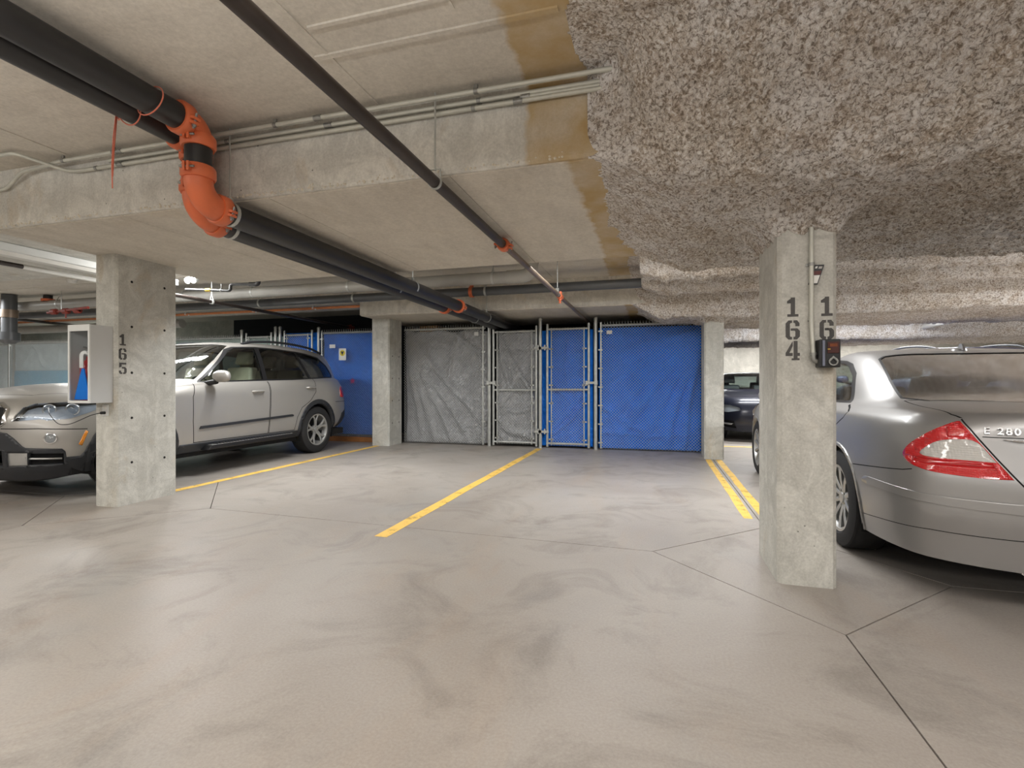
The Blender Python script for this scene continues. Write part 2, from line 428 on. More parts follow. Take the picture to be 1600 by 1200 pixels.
for y in (8.14, 8.38):
    for z in (.4, .8, 1.2, 1.6): build('tie_hole', MB().lathe((-4.5505, y, z), (1, 0, 0), [(0, .014), (.0015, .012), (.0012, .0002)], 8), m_hole, pil_bl)

# ------------------------------------------------------------------ sprayed fibre insulation over slab, beams and pillar heads at right
m_fibre = None
def fibre_material():
    t = NT('sprayed_fibre'); co = t.coord(); big = t.noise(co, 1.6, 5, .62, .6); mid = t.noise(co, 9, 6, .72, .5); fi = t.noise(co, 58, 5, .72, .7)
    k = t.mix(t.ramp(big, [(.40, 0), (.60, 1)]), srgb(220,211,200), srgb(242,238,235))
    k = t.mix(t.math('MULTIPLY', t.ramp(mid, [(.42, 1), (.53, 0)]), .6), k, srgb(190,172,152))
    k = t.mix(t.math('MULTIPLY', t.ramp(fi, [(.40, 1), (.50, 0)]), .8), k, srgb(118,102,86))  # crevice shade put into the colour here, bright clump tops on the next line
    k = t.mix(t.math('MULTIPLY', t.ramp(fi, [(.53, 0), (.61, 1)]), .95), k, srgb(246,243,240))
    t.set(color=k, rough=.95, spec=.1)
    t.bump(mid, .6, .02); t.bump(fi, 1.0, .014)
    return t.m
m_fibre = fibre_material()
def insulation():
    def axis(*seg):
        out = []
        for a, b, st in seg: out += list(np.arange(a, b-1e-6, st))
        return np.array(out+[seg[-1][1]])
    xs = axis((-.5, 2.7, .0125), (2.7, 4.5, .025), (4.5, 12, .07)); ys = axis((-7, .4, .06), (.4, 4.95, .0125), (4.95, 8.9, .024), (8.9, 17, .07))
    X, Y = np.meshgrid(xs, ys, indexing='ij')
    edge = -.37+.10*(fbm(X*3, Y*3, 11, 3)-.5)+.06*(fbm(X*14, Y*14, 12, 3)-.5)
    edge = edge+.14*np.exp(-((Y-4.9)/.6)**2)
    m = sstep(0, .55, X-edge); on = X > edge
    zc = 2.7-.12*m; zb = 2.27-.20*m
    def bandz(y0, y1, fr, bk):
        w = sstep(y0-fr*m-.004, y0+.10*m+.002, Y)*(1-sstep(y1-.16*m-.002, y1+bk*m+.004, Y)); return w
    w = np.maximum(np.maximum(bandz(2.6, 4.75, .62, .12), bandz(7.6, 9.75, .20, .15)), bandz(12.6, 14.7, .3, .3))
    Z = zc*(1-w)+zb*w
    for (yc, zc_, r) in ((6.45, 2.53, .17), (7.05, 2.48, .18)):      # pipes buried in the spray
        d = np.abs(Y-yc-.05*(fbm(X*1.5, Y*0+yc, 31, 2)-.5)); roll = zc_-np.sqrt(np.maximum(0, r*r-d*d))*(.3+.7*m)+.0
        Z = np.where((d < r) & (m > .25), np.minimum(Z, roll), Z)
    Z = Z-.035*np.exp(-((Y-7.62)/.10)**2)*m
    for (x0, x1, y0, y1, dz) in ((.645, .935, 3.08, 3.62, .16), (.68, .95, 7.9, 8.44, .07), (6.4, 6.7, 7.9, 8.44, .06)):
        dx = np.maximum(np.maximum(x0-X, X-x1), 0); dy = np.maximum(np.maximum(y0-Y, Y-y1), 0); d = np.sqrt(dx*dx+dy*dy)
        d = d+.03*(fbm(X*20, Y*20, 41, 2)-.5)
        Z = Z-dz*np.clip(1-d/.20, 0, 1)**2.2
    amp = .12+.88*m
    A = fbm(X*2.6, Y*2.6, 51, 3)-.5; Bn = fbm(X*9, Y*9, 52, 3)-.5; Cn = fbm(X*26, Y*26, 53, 3, .6)-.5; Dn = fbm(X*62, Y*62, 57, 2, .6)-.5
    Z = Z+amp*(.06*A+.045*Bn+.040*Cn)+.026*Dn*(.35+.65*m)
    xj = X+.016*(fbm(X*40, Y*40, 55, 2)-.5)*m; yj = Y+.016*(fbm(X*40, Y*40, 56, 2)-.5)*m
    Z = np.where(on, np.minimum(Z, 2.698), 2.72)
    nx, ny = X.shape; idx = np.arange(nx*ny).reshape(nx, ny)
    q = np.stack([idx[:-1, :-1], idx[:-1, 1:], idx[1:, 1:], idx[1:, :-1]], -1)
    keep = on[:-1, :-1] & on[1:, 1:] & ~((X[:-1, :-1] < .9) & (Y[:-1, :-1] > 8.7))
    q = q[keep].reshape(-1, 4)
    # follow the concrete along the ragged edge
    co = np.stack([xj, yj, Z], -1).reshape(-1, 3)
    used = np.unique(q); remap = np.full(nx*ny, -1); remap[used] = np.arange(len(used)); co = co[used]; q = remap[q]
    me = bpy.data.meshes.new('ceiling_insulation'); me.vertices.add(len(co)); me.vertices.foreach_set('co', co.astype(np.float32).ravel())
    me.loops.add(q.size); me.loops.foreach_set('vertex_index', q.astype(np.int32).ravel())
    me.polygons.add(len(q)); me.polygons.foreach_set('loop_start', np.arange(0, q.size, 4, dtype=np.int32)); me.polygons.foreach_set('use_smooth', np.ones(len(q), bool))
    me.update(calc_edges=True); me.validate(); me.materials.append(m_fibre)
    o = link_mesh('ceiling_insulation', me); tag(o, 'lumpy grey sprayed fibre insulation over ceiling and beams at right', None, None, 'structure')
insulation()

# ------------------------------------------------------------------ yellow lines
def line(x0, x1, y0, y1, label):
    n = max(2, int(max(x1-x0, y1-y0)/.3)); b = MB(); rr = random.Random(int(x0*100))
    along_y = (y1-y0) > (x1-x0); L = []; R = []
    for i in range(n+1):
        t = i/n; j = lambda: rr.uniform(-.006, .006)
        if along_y: y = y0+(y1-y0)*t; L.append((x0+j(), y, .0012)); R.append((x1+j(), y, .0012))
        else: x = x0+(x1-x0)*t; L.append((x, y1+j(), .0012)); R.append((x, y0+j(), .0012))
    vs = L+R; k = n+1
    b.add(vs, [(i, k+i, k+i+1, i+1) for i in range(n)])
    tag(build('parking_line', b, m_yellow), label, 'painted line', 'yellow bay lines on the floor')
line(-4.82, -4.72, 3.98, 8.0, 'worn yellow floor line between the silver SUV and the empty bays')
line(-1.96, -1.86, 3.24, 8.4, 'worn yellow floor line down the middle of the two empty bays')
line(.69, .765, 4.5, 7.86, 'worn yellow floor line left of the joint behind the near pillar')
line(.835, .91, 4.5, 7.86, 'worn yellow floor line right of the joint, nearer the silver sedan')
line(1.0, 4.5, 9.55, 9.65, 'yellow floor line running crosswise in front of the dark sedan')
# ------------------------------------------------------------------ pipes under the slab
def ring(b, c, axis, r, w, th, n=20, mi=0):
    b.lathe(c, axis, [(-w/2, r), (-w/2, r+th), (w/2, r+th), (w/2, r)], n, mi, closed=True)
def coupling(parent, c, axis, r, name='coupling'):
    """grooved clamp: two half shells, two ears and two bolts"""
    b = MB(); A = Vector(axis).normalized(); C = Vector(c)
    b.lathe(C, A, [(-.036, r*.99), (-.036, r+.012), (-.024, r+.020), (.024, r+.020), (.036, r+.012), (.036, r*.99)], 24, 0, closed=True)
    side = A.cross(Vector((.3, .2, 1) if abs(A.z) < .8 else (1, .25, 0))).normalized(); up = A.cross(side).normalized()
    for s in (-1, 1):
        p = C+side*s*(r+.026)
        for t in (-1, 1):
            q = p+up*t*.012
            b.prism([q-A*.026-side*.016-up*.007, q+A*.026-side*.016-up*.007, q+A*.020+side*.018-up*.007, q-A*.020+side*.018-up*.007], up*.014)
    o = build(name, b, m_orange, parent, smooth=.7)
    for s in (-1, 1):
        k = MB(); p = C+side*s*(r+.030); k.cyl(p-up*.042, p+up*.042, .0065, 8); k.cyl(p+up*.020, p+up*.032, .012, 6)
        build('bolt', k, m_zinc, o, smooth=.7)
    return o
def clevis(parent, x, y, zc, r, ztop, m=None):
    b = MB(); ring(b, (x, y, zc), (0, 1, 0), r, .026, .004)
    b.box((x-.014, y-.013, zc+r), (x+.014, y+.013, zc+r+.03)); b.cyl((x, y, zc+r+.02), (x, y, ztop), .005, 8)
    build('hanger', b, m or m_galv, parent, smooth=.7)
def drain(X, zu, zl, Yr, label):
    t = thing('drain_pipe', label, 'pipe', (X, Yr, zl), 0, 'black drain pipes with orange couplings'); R = .072; eb = .09; lb = .13
    build('pipe_run', MB().tube([(X, -6.9, zu+.02), (X, Yr-eb-.02, zu)], R, 24), m_black_pipe, t, smooth=.7)
    e1 = [(X, Yr-eb-.045, zu)] + [(X, Yr-eb+eb*math.sin(a), zu-eb+eb*math.cos(a)) for a in [PI/2*k/8 for k in range(9)]] + [(X, Yr, zu-eb-.02)]
    build('elbow', MB().tube(e1, R+.004, 24), m_orange, t, smooth=.7)
    build('riser', MB().tube([(X, Yr, zu-eb-.01), (X, Yr, zl+lb+.01)], R, 24), m_black_pipe, t, smooth=.7)
    e2 = [(X, Yr, zl+lb+.05)] + [(X, Yr+lb-lb*math.cos(a), zl+lb-lb*math.sin(a)) for a in [PI/2*k/8 for k in range(9)]] + [(X, Yr+lb+.05, zl)]
    build('elbow', MB().tube(e2, R+.004, 24), m_orange, t, smooth=.7)
    build('pipe_run', MB().tube([(X, Yr+lb+.03, zl), (X, 10.29, zl-.02)], R, 24), m_black_pipe, t, smooth=.7)
    coupling(t, (X, Yr-eb-.02, zu), (0, 1, 0), R); coupling(t, (X, Yr, zu-eb+.005), (0, 0, 1), R)
    coupling(t, (X, Yr, zl+lb+.035), (0, 0, 1), R); coupling(t, (X, Yr+lb+.02, zl), (0, 1, 0), R)
    coupling(t, (X, 6.33, zl-.01), (0, 1, 0), R)
    clevis(t, X, 2.545 if Yr < 2.4 else 2.75, zl, R, 2.69 if Yr < 2.4 else 2.265); clevis(t, X, 5.0, zl, R, 2.69); clevis(t, X, 7.5, zl-.015, R, 2.69)
    return t
dA = drain(-2.55, 2.585, 2.155, 2.32, 'black drain pipe nearer the beam centre, with an orange S-bend in plain view')
dB = drain(-2.755, 2.60, 2.15, 2.49, 'black drain pipe on the left of the pair, its orange bend half hidden')
# pink cord tied round the pair
t = thing('pink_cord', 'pink cord looped round the two black drain pipes with a hanging end', 'cord', (-2.85, 2.07, 2.5)); m_cord = M('pink_cord_fibre', srgb(226,128,104), .7)
b = MB(); b.tube([(-2.55+.084*math.cos(a), 2.03+.02*math.sin(a), 2.585+.084*math.sin(a)) for a in [PI*2*k/24 for k in range(25)]], .0035, 6, caps=False); build('loop', b, m_cord, t, smooth=4)
b = MB(); b.tube([(-2.755+.084*math.cos(a), 2.07-.02*math.sin(a), 2.60+.084*math.sin(a)) for a in [PI*2*k/24 for k in range(25)]], .0035, 6, caps=False)
b.tube([(-2.84, 2.07, 2.59), (-2.80, 2.05, 2.53), (-2.72, 2.05, 2.56)], .0035, 6); build('loop', b, m_cord, t, smooth=4)
b = MB(); b.tube([(-2.842, 2.07, 2.60), (-2.858, 2.065, 2.45), (-2.862, 2.06, 2.30), (-2.858, 2.06, 2.17)], .003, 6); b.tube([(-2.842, 2.075, 2.60), (-2.866, 2.075, 2.40), (-2.870, 2.07, 2.24)], .003, 6)
build('tail', b, m_cord, t, smooth=4)

# sprinkler line with hangers
t = thing('sprinkler_pipe', 'dark steel sprinkler pipe running from overhead to the fence gates', 'pipe', (-1.16, 3.83, 2.2)); X = -1.16
build('pipe_run', MB().tube([(X, -6.9, 2.205), (X, 3.82, 2.2)], .031, 16), m_dark_steel, t, smooth=.7)
o = build('pipe_run', MB().tube([(X, 3.84, 2.2), (X, 6.27, 2.2), (X, 10.29, 2.2)], .026, 16), m_brown_steel, t, smooth=.7); o['label'] = 'lighter brown steel pipe length'
coupling(t, (X, 3.83, 2.2), (0, 1, 0), .031)
b = MB(); b.cyl((X, 6.2, 2.2), (X, 6.34, 2.2), .036, 16); b.cyl((X, 6.27, 2.2), (X, 6.27, 2.26), .026, 14); b.lathe((X, 6.27, 2.17), (0, 0, -1), [(-.01, .024), (.02, .024), (.03, .012), (.05, .010), (.052, .022), (.056, .022), (.057, .001)], 14)
o = build('tee_fitting', b, m_orange, t, smooth=.7)
b = MB(); ring(b, (X, 6.1, 2.2), (0, 1, 0), .028, .022, .004, 16); b.cyl((X, 6.1, 2.23), (X, 6.1, 2.69), .005, 8); b.box((X-.02, 6.08, 2.228), (X+.02, 6.12, 2.27)); build('hanger', b, m_zinc, t, smooth=.7)
b = MB(); ring(b, (X, 2.54, 2.2), (0, 1, 0), .033, .02, .004, 18)
b.tube([(X-.034, 2.54, 2.205), (X-.030, 2.54, 2.27), (X+.030, 2.54, 2.27), (X+.034, 2.54, 2.205)], .005, 6); b.cyl((X, 2.54, 2.265), (X, 2.54, 2.69), .0055, 8); build('hanger', b, m_galv, t, smooth=.7)

# conduits along the beam
def conduit(pts, label, straps, couplers=(), r=.0125):
    p = rounded(pts, .045, 5); t = thing('conduit', label, 'conduit', pts[0], 0, 'steel conduits along the near beam')
    build('tube', MB().tube(p, r, 12), m_conduit, t, smooth=.7)
    for x in straps:
        y, z = pts[-1][1], pts[-1][2]; b = MB(); ring(b, (x, y, z), (1, 0, 0), r, .022, .003, 12); b.box((x-.011, y-.006, z), (x+.011, y+.006, z+r+.022)) if z > 2.64 else b.box((x-.011, y, z-.006), (x+.011, 2.6, z+.006))
        build('strap', b, m_zinc, t, smooth=.7)
    for x in couplers:
        y, z = pts[-1][1], pts[-1][2]; b = MB(); ring(b, (x, y, z), (1, 0, 0), r, .05, .004, 12); b.cyl((x-.018, y-.02, z), (x-.018, y-.008, z), .004, 6); b.cyl((x+.018, y-.02, z), (x+.018, y-.008, z), .004, 6)
        build('coupler', b, m_zinc, t, smooth=.7)
conduit([(-9, 2.575, 2.545), (-4.62, 2.575, 2.545), (-4.50, 2.56, 2.60), (-4.42, 2.55, 2.635), (-4.0, 2.53, 2.655), (.3, 2.53, 2.655)], 'topmost conduit, tight under the slab, dropping at its left end', (-3.97, -3.5, -2.2, -.92), (-3.45, -1.9))
conduit([(-3.6, 2.575, 2.628), (.3, 2.575, 2.628)], 'second conduit down, close below the topmost', (-2.6, -.92), (-1.86,))
conduit([(-9, 2.38, 2.672), (-4.20, 2.38, 2.672), (-4.02, 2.575, 2.612), (-3.9, 2.575, 2.592), (.3, 2.575, 2.592)], 'lowest conduit on the beam face, offset to the slab at its left end', (-3.72, -2.9, -.95), (-3.5, -.70))
conduit([(-.68, 2.577, 2.610), (.3, 2.577, 2.610)], 'short fourth conduit entering the sprayed fibre', (), (-.66,))

# pipes crossing the bay
def xpipe(label, m, x0, x1, y, z, r, hang=(), name='crossing_pipe', elbow=False, ztop=2.69):
    t = thing(name, label, 'pipe', (x0, y, z)); 
    build('pipe_run', MB().tube([(x0, y, z), (x1, y, z)], r, 20), m, t, smooth=.7)
    for x in hang:
        b = MB(); ring(b, (x, y, z), (1, 0, 0), r, .03, .004); b.tube([(x, y-.7*r, z+.75*r), (x, y, z+r+.07), (x, y+.7*r, z+.75*r)], .006, 6); b.cyl((x, y, z+r+.06), (x, y, ztop), .005, 8)
        build('hanger', b, m_galv, t, smooth=.7)
    if elbow:
        build('elbow', MB().tube(rounded([(x1-.05, y, z), (x1+.2, y, z), (x1+.22, y+.02, z+.25)], .16, 6), r+.008, 20), m, t, smooth=.7)
        b = MB(); ring(b, (x1-.06, y, z), (1, 0, 0), r, .12, .01); build('hub', b, m, t, smooth=.7)
    return t
p1 = xpipe('pale grey drain pipe crossing the bay, ending in a bend by the sprinkler pipe', m_grey_pvc, -17.9, -1.78, 6.45, 2.52, .08, (-10.2, -7.35, -6.0, -4.3, -2.1), elbow=True)
p2 = xpipe('dark grey pipe crossing the bay in front of the locker beam', m_dark_pvc, -17.9, .5, 7.02, 2.46, .065, (-8.7, -6.4, -4.6, -2.4))
ring_b = MB(); ring(ring_b, (-2.62, 7.02, 2.46), (1, 0, 0), .065, .05, .016); ring_b.cyl((-2.62, 7.02, 2.52), (-2.62, 7.02, 2.66), .03, 12); o = build('branch_tee', ring_b, m_orange, p2, smooth=.7); o['label'] = 'orange branch fitting'
for i, (y, z) in enumerate(((7.72, 2.46), (7.80, 2.455))):
    t = thing('copper_pipe', ('front' if i == 0 else 'rear') + ' one of the two copper pipes under the shallow beam behind the SUV', 'pipe', (-12, y, z), 0, 'copper water pipes')
    build('pipe_run', MB().tube([(-14, y, z), (-4.9, y, z)], .014, 10), m_copper, t, smooth=.7)
    for x in (-10.5, -8.8, -7.2, -5.9):
        b = MB(); ring(b, (x, y, z), (1, 0, 0), .014, .03, .004, 12); b.box((x-.008, y-.008, z+.016), (x+.008, y+.008, 2.5)); build('clip', b, m_white_metal, t, smooth=.7)
t = thing('sprinkler_pipe', 'thin steel sprinkler pipe passing over the rear of the silver SUV', 'pipe', (-6.24, 5, 2.3))
build('pipe_run', MB().tube([(-6.24, 4.5, 2.3), (-6.24, 10.29, 2.3)], .027, 12), m_dark_steel, t, smooth=.7)
b = MB(); ring(b, (-6.24, 5.9, 2.3), (0, 1, 0), .028, .03, .006); b.tube([(-6.27, 5.9, 2.32), (-6.24, 5.9, 2.42), (-6.21, 5.9, 2.32)], .006, 6); b.cyl((-6.24, 5.9, 2.42), (-6.24, 5.9, 2.69), .006, 8); build('hanger', b, m_white_metal, t, smooth=.7)
b = MB(); b.cyl((-6.24, 9.3, 2.3), (-6.24, 9.5, 2.3), .04, 12); b.cyl((-6.24, 9.4, 2.25), (-6.24, 9.4, 2.36), .02, 10); build('valve', b, m_rust, t, smooth=.7)
# black bent iron pipe by the lamp
t = thing('bent_iron_pipe', 'black bent iron pipe hanging beside the bright twin lamp', 'pipe', (-5.6, 5.6, 2.45))
build('pipe_run', MB().tube(rounded([(-6.4, 5.62, 2.44), (-5.62, 5.62, 2.38), (-5.62, 5.62, 2.47), (-5.25, 5.62, 2.45)], .04, 4), .02, 10), m_black_pipe, t, smooth=.7)
build('elbow', MB().tube(rounded([(-5.30, 5.62, 2.452), (-5.16, 5.62, 2.44), (-5.15, 5.62, 2.53)], .05, 4), .03, 12), m_black_pipe, t, smooth=.7)
b = MB(); ring(b, (-5.78, 5.62, 2.395), (1, 0, 0), .02, .02, .004, 12); b.cyl((-5.78, 5.62, 2.415), (-5.78, 5.62, 2.69), .005, 6); build('hanger', b, m_zinc, t, smooth=.7)
b = MB(); ring(b, (-6.0, 5.62, 2.41), (1, 0, 0), .019, .09, .006, 12); build('collar', b, M('brass', srgb(190,160,70), .4, .7), t, smooth=.7)
# twin lamp
m_glow = NT('lamp_glow'); m_glow.set(color=(1, 1, 1), emit=(1, .98, .95), emits=60); m_glow = m_glow.m
t = thing('twin_lamp', 'bright white twin-head lamp just behind the left numbered pillar', 'lamp', (-5.6, 4.98, 2.42))
build('housing', MB().box((-5.62, 4.96, 2.43), (-5.40, 5.04, 2.56)), m_white_metal, t, bevel=.008)
build('bracket', MB().box((-5.55, 4.985, 2.55), (-5.47, 5.015, 2.70)), m_white_metal, t)
for x in (-5.62, -5.53):
    build('lamp_head', MB().lathe((x, 4.965, 2.395), (.1, -1, -.25), [(-.06, .001), (-.05, .026), (0, .04), (.012, .04)], 16), m_white_metal, t, smooth=.8)
    build('bulb', MB().lathe((x, 4.963, 2.394), (.1, -1, -.25), [(.010, .038), (.024, .028), (.030, .0005)], 14), m_glow, t, smooth=4)
pl = bpy.data.lights.new('twin_lamp_light', 'POINT'); pl.energy = 30; pl.shadow_soft_size = .04; pl.color = (1, .98, .95)
po = bpy.data.objects.new('twin_lamp_light', pl); COL.objects.link(po); po.location = (-5.57, 4.85, 2.37)

# upper left: strip fixture, pipes, risers
t = thing('strip_light', 'long white unlit strip light under the shallow beam at far left', 'lamp', (-6.28, 4, 2.4))
build('housing', MB().box((-6.40, 2.9, 2.42), (-6.16, 5.3, 2.497)), m_white_metal, t, bevel=.01)
build('diffuser', MB().prism([(-6.36, 2.92, 2.425), (-6.33, 2.92, 2.385), (-6.23, 2.92, 2.385), (-6.20, 2.92, 2.425)], (0, 2.36, 0)), m_white_pvc, t)
t = thing('thin_pipe', 'thin brown pipe, lamplight painted on its rear length, beside the strip light at far left', 'pipe', (-6.8, 3, 2.4))
build('pipe_run', MB().tube([(-6.75, 2.0, 2.40), (-6.75, 3.9, 2.40)], .026, 12), m_dark_steel, t, smooth=.7)
build('pipe_run', MB().tube([(-6.75, 3.9, 2.40), (-6.75, 6.2, 2.40)], .028, 12), m_white_pvc, t, smooth=.7)  # same pipe, white here to put the lamplight into its colour
t = thing('riser_pipe', 'fat grey pipe riser dropping from the slab at the left edge', 'pipe', (-11.1, 6.22, 2.0))
build('pipe_run', MB().tube([(-11.1, 6.22, 2.69), (-11.1, 6.22, 1.95)], .11, 20), m_dark_pvc, t, smooth=.7)
b = MB(); ring(b, (-11.1, 6.22, 2.35), (0, 0, 1), .11, .14, .015); build('hub', b, m_brown_steel, t, smooth=.7)
b = MB(); b.lathe((-11.1, 6.22, 2.02), (0, 0, -1), [(0, .11), (.0, .15), (.14, .15), (.2, .08), (.2, .001)], 20); build('cap', b, m_dark_pvc, t, smooth=.7)
t = thing('riser_pipe', 'short black riser with an orange collar, standing on the pale drain pipe', 'pipe', (-10.5, 6.45, 2.6))
build('pipe_run', MB().tube([(-10.5, 6.45, 2.69), (-10.5, 6.45, 2.6)], .07, 16), m_black_pipe, t, smooth=.7)
b = MB(); ring(b, (-10.5, 6.45, 2.605), (0, 0, 1), .07, .04, .03); build('collar', b, m_orange, t, smooth=.7)
t = thing('red_valve_pipe', 'rusty red valve pipe hanging under the pale drain pipe at left', 'pipe', (-9.9, 6.2, 2.33))
b = MB(); b.cyl((-10.1, 6.2, 2.33), (-9.0, 6.1, 2.36), .022, 10); build('pipe_run', b, m_rust, t, smooth=.7)
b = MB()
for x in (-9.9, -9.62, -9.35): b.lathe((x, 6.17, 2.335), (1, 0, .02), [(-.05, .02), (-.045, .05), (.045, .05), (.05, .02)], 12)
b.cyl((-9.62, 6.17, 2.30), (-9.62, 6.17, 2.22), .012, 8); build('valve_body', b, m_rust, t, smooth=.7)
b = MB(); b.cyl((-9.75, 6.185, 2.34), (-9.75, 6.185, 2.69), .005, 6); build('hanger', b, m_galv, t)
xpipe('thick grey pipe low under the shallow beam at the left edge', m_grey_pvc, -17.9, -9.2, 8.0, 2.32, .085, (-14.5, -11), ztop=2.5)
t = thing('sprinkler_pipe', 'thin dark pipe running back past the red valve at far left', 'pipe', (-12.2, 6.9, 2.4))
build('pipe_run', MB().tube([(-11.9, 6.0, 2.36), (-13.2, 9.0, 2.48), (-13.7, 10.29, 2.53)], .03, 10), m_dark_steel, t, smooth=.7)
t = thing('smoke_detector', 'small white detector on the slab above the red valve', 'detector', (-8.6, 5.6, 2.66)); build('housing', MB().lathe((-8.6, 5.6, 2.70), (0, 0, -1), [(0, .07), (.02, .07), (.045, .05), (.05, .001)], 16), m_white_pvc, t, smooth=.7)
t = thing('sprinkler_pipe', 'pale pipe on two hangers under the far ceiling above the sedan', 'pipe', (5.4, 11, 2.3)); b = MB()
build('pipe_run', MB().tube([(5.4, 10.8, 2.32), (5.4, 16.9, 2.27)], .06, 12), m_white_pvc, t, smooth=.7)
for y in (13.0, 14.4): build('hanger', MB().cyl((5.4, y, 2.3), (5.4, y, 2.69), .03, 8), m_white_pvc, t, smooth=.7)

# ------------------------------------------------------------------ chain-link storage lockers
YF = 8.55
m_wire = M('chain_wire', srgb(214,216,214), .4, .25, .1, 20)
def mesh_wires(x0, x1, z0, z1, y, pitch=.048, r=.0026, spikes=True):
    b = MB(); h = z1-z0; w = x1-x0
    def wire(p, q, yy):
        d = (Vector(q)-Vector(p)); 
        if d.length < .02: return
        n = Vector((-d.z, 0, d.x)).normalized()*r
        P, Q = Vector(p), Vector(q); o = Vector((0, -r*1.3, 0)); e = Vector((0, r*.9, 0))
        b.add([P-n+e, P+n+e, P+o, Q-n+e, Q+n+e, Q+o], [(0, 2, 5, 3), (2, 1, 4, 5), (1, 0, 3, 4)])
    k = -h
    while k < w:
        a = max(0, k); c = min(w, k+h)
        wire((x0+a, y-.002, z0+(a-k)), (x0+c, y-.002, z0+(c-k)), y)
        wire((x0+a, y+.002, z1-(a-k)), (x0+c, y+.002, z1-(c-k)), y); k += pitch
    if spikes:
        x = x0+.02
        while x < x1-.02:
            wire((x, y, z1-.01), (x+.008, y, z1+.045), y); wire((x+.012, y, z1+.0), (x+.004, y, z1+.042), y); x += pitch
    return b
def clips(b, x, side, z0, z1, y, step=.31):
    z = z0+.1
    while z < z1-.05:
        b.box((x-.03, y-.012, z-.011), (x+side*.045, y+.01, z+.011)) if side > 0 else b.box((x+side*.045, y-.012, z-.011), (x+.03, y+.01, z+.011)); z += step
def fence_panel(x0, x1, ztop, label, stile_r=None, group='chain-link fence panels', rail=True, bar_x=None, z0=.02):
    t = thing('chain_link_fence', label, 'fence', ((x0+x1)/2, YF, 0), 0, group)
    tag(build('chain_link', mesh_wires(x0, x1, z0, ztop, YF-.01), m_wire, t), None, None, None, 'stuff')
    if rail: build('top_rail', MB().tube([(x0, YF+.012, ztop-.02), (x1, YF+.012, ztop-.02)], .02, 10), m_galv, t, smooth=.7)
    for bx, s in (bar_x or []):
        b = MB(); b.box((bx-.012, YF-.03, z0), (bx+.012, YF-.018, ztop+.03)); clips(b, bx, s, z0, ztop, YF-.025); build('tension_bar', b, m_galv, t)
    return t
def post(x, ztop, label):
    t = thing('fence_post', label, 'post', (x, YF, 0), 0, 'galvanized fence posts')
    build('tube', MB().tube([(x, YF, 0), (x, YF, ztop)], .031, 14), m_galv, t, smooth=.7)
    build('cap', MB().lathe((x, YF, ztop-.02), (0, 0, 1), [(0, .0335), (.03, .0335), (.045, .02), (.05, .001)], 14), m_galv, t, smooth=.7)
    return t
def gate(x0, x1, z0, z1, label, latch_x, hinge_x):
    t = thing('locker_gate', label, 'gate', ((x0+x1)/2, YF, 0), 0, 'chain-link locker gates'); r = .022; y = YF-.005
    for x in (x0, x1): build('stile', MB().tube([(x, y, z0-.03), (x, y, z1+.07)], r, 12), m_galv, t, smooth=.7)
    for z, n in ((z0+.03, 'bottom_rail'), (z0+(z1-z0)*.475, 'middle_rail'), (z1-.02, 'top_rail')): build(n, MB().tube([(x0, y, z), (x1, y, z)], .019, 12), m_galv, t, smooth=.7)
    tag(build('chain_link', mesh_wires(x0+.07, x1-.07, z0, z1, y-.012, spikes=False), m_wire, t), None, None, None, 'stuff')
    for x, s in ((x0+.075, -1), (x1-.075, 1)):
        b = MB(); b.box((x-.009, y-.03, z0), (x+.009, y-.02, z1)); clips(b, x, s, z0, z1, y-.018); build('tension_bar', b, m_galv, t)
    s = 1 if latch_x > (x0+x1)/2 else -1; xe = x1 if s > 0 else x0
    b = MB(); xa, xb = sorted((xe-s*.05, latch_x+s*.035)); b.box((xa, y-.05, 1.10), (xb, y-.028, 1.14)); b.box((xa, y-.055, 1.085), (xa+.05, y+.02, 1.155)); b.box((xb-.05, y-.055, 1.085), (xb, y+.02, 1.155))
    build('latch', b, m_galv, t, bevel=.004)
    for z in (.28, 1.72):
        xe2 = x0 if s > 0 else x1; xa, xb = sorted((xe2+s*.03, hinge_x-s*.03)); b = MB(); b.box((xa, y-.045, z-.02), (xb, y-.02, z+.02)); b.cyl((xe2-s*.04, y-.035, z-.04), (xe2-s*.04, y-.035, z+.05), .014, 10); build('hinge', b, m_galv, t)
    return t
fence_panel(-4.53, -2.93, 2.125, 'chain-link panel in front of the large silver tarp', bar_x=((-2.965, 1),))
post(-2.855, 2.22, 'steel fence post left of the silver gate')
gate(-2.775, -1.995, .05, 2.04, 'chain-link gate backed by a crumpled silver tarp', -2.855, -1.93)
post(-1.925, 2.22, 'steel fence post between the silver gate and the blue gate')
gate(-1.80, -1.09, .05, 2.06, 'chain-link gate backed by a blue tarp', -.975, -1.925)
post(-.975, 2.2, 'steel fence post right of the blue gate')
fence_panel(-.90, .685, 2.10, 'chain-link panel in front of the widest blue tarp', bar_x=((-.885, -1),))
fence_panel(-6.33, -4.88, 2.12, 'chain-link panel with blue tarp and yellow sign behind the SUV', bar_x=((-6.31, -1),))
post(-6.40, 2.2, 'steel fence post just left of the yellow sign')
gate(-7.2, -6.55, .05, 2.10, 'chain-link gate with blue tarp, half hidden by the SUV roof', -6.4, -7.31)
for x, l in ((-7.31, 'middle one of three steel posts close together above the SUV roof'), (-7.42, 'left one of three steel posts close together above the SUV roof')): post(x, 2.24, l)
gate(-8.14, -7.52, .05, 2.08, 'chain-link gate with pale tarp above the SUV roof rail', -7.42, -8.26)
post(-8.26, 2.2, 'steel fence post left of the pale tarped gate')
fence_panel(-12.2, -8.3, 2.08, 'long chain-link panel hidden behind the SUV bonnet and pillar')
post(-13.0, 2.2, 'steel fence post right of the teal tarp at far left'); post(-15.25, 2.25, 'steel fence post left of the teal tarp at far left')
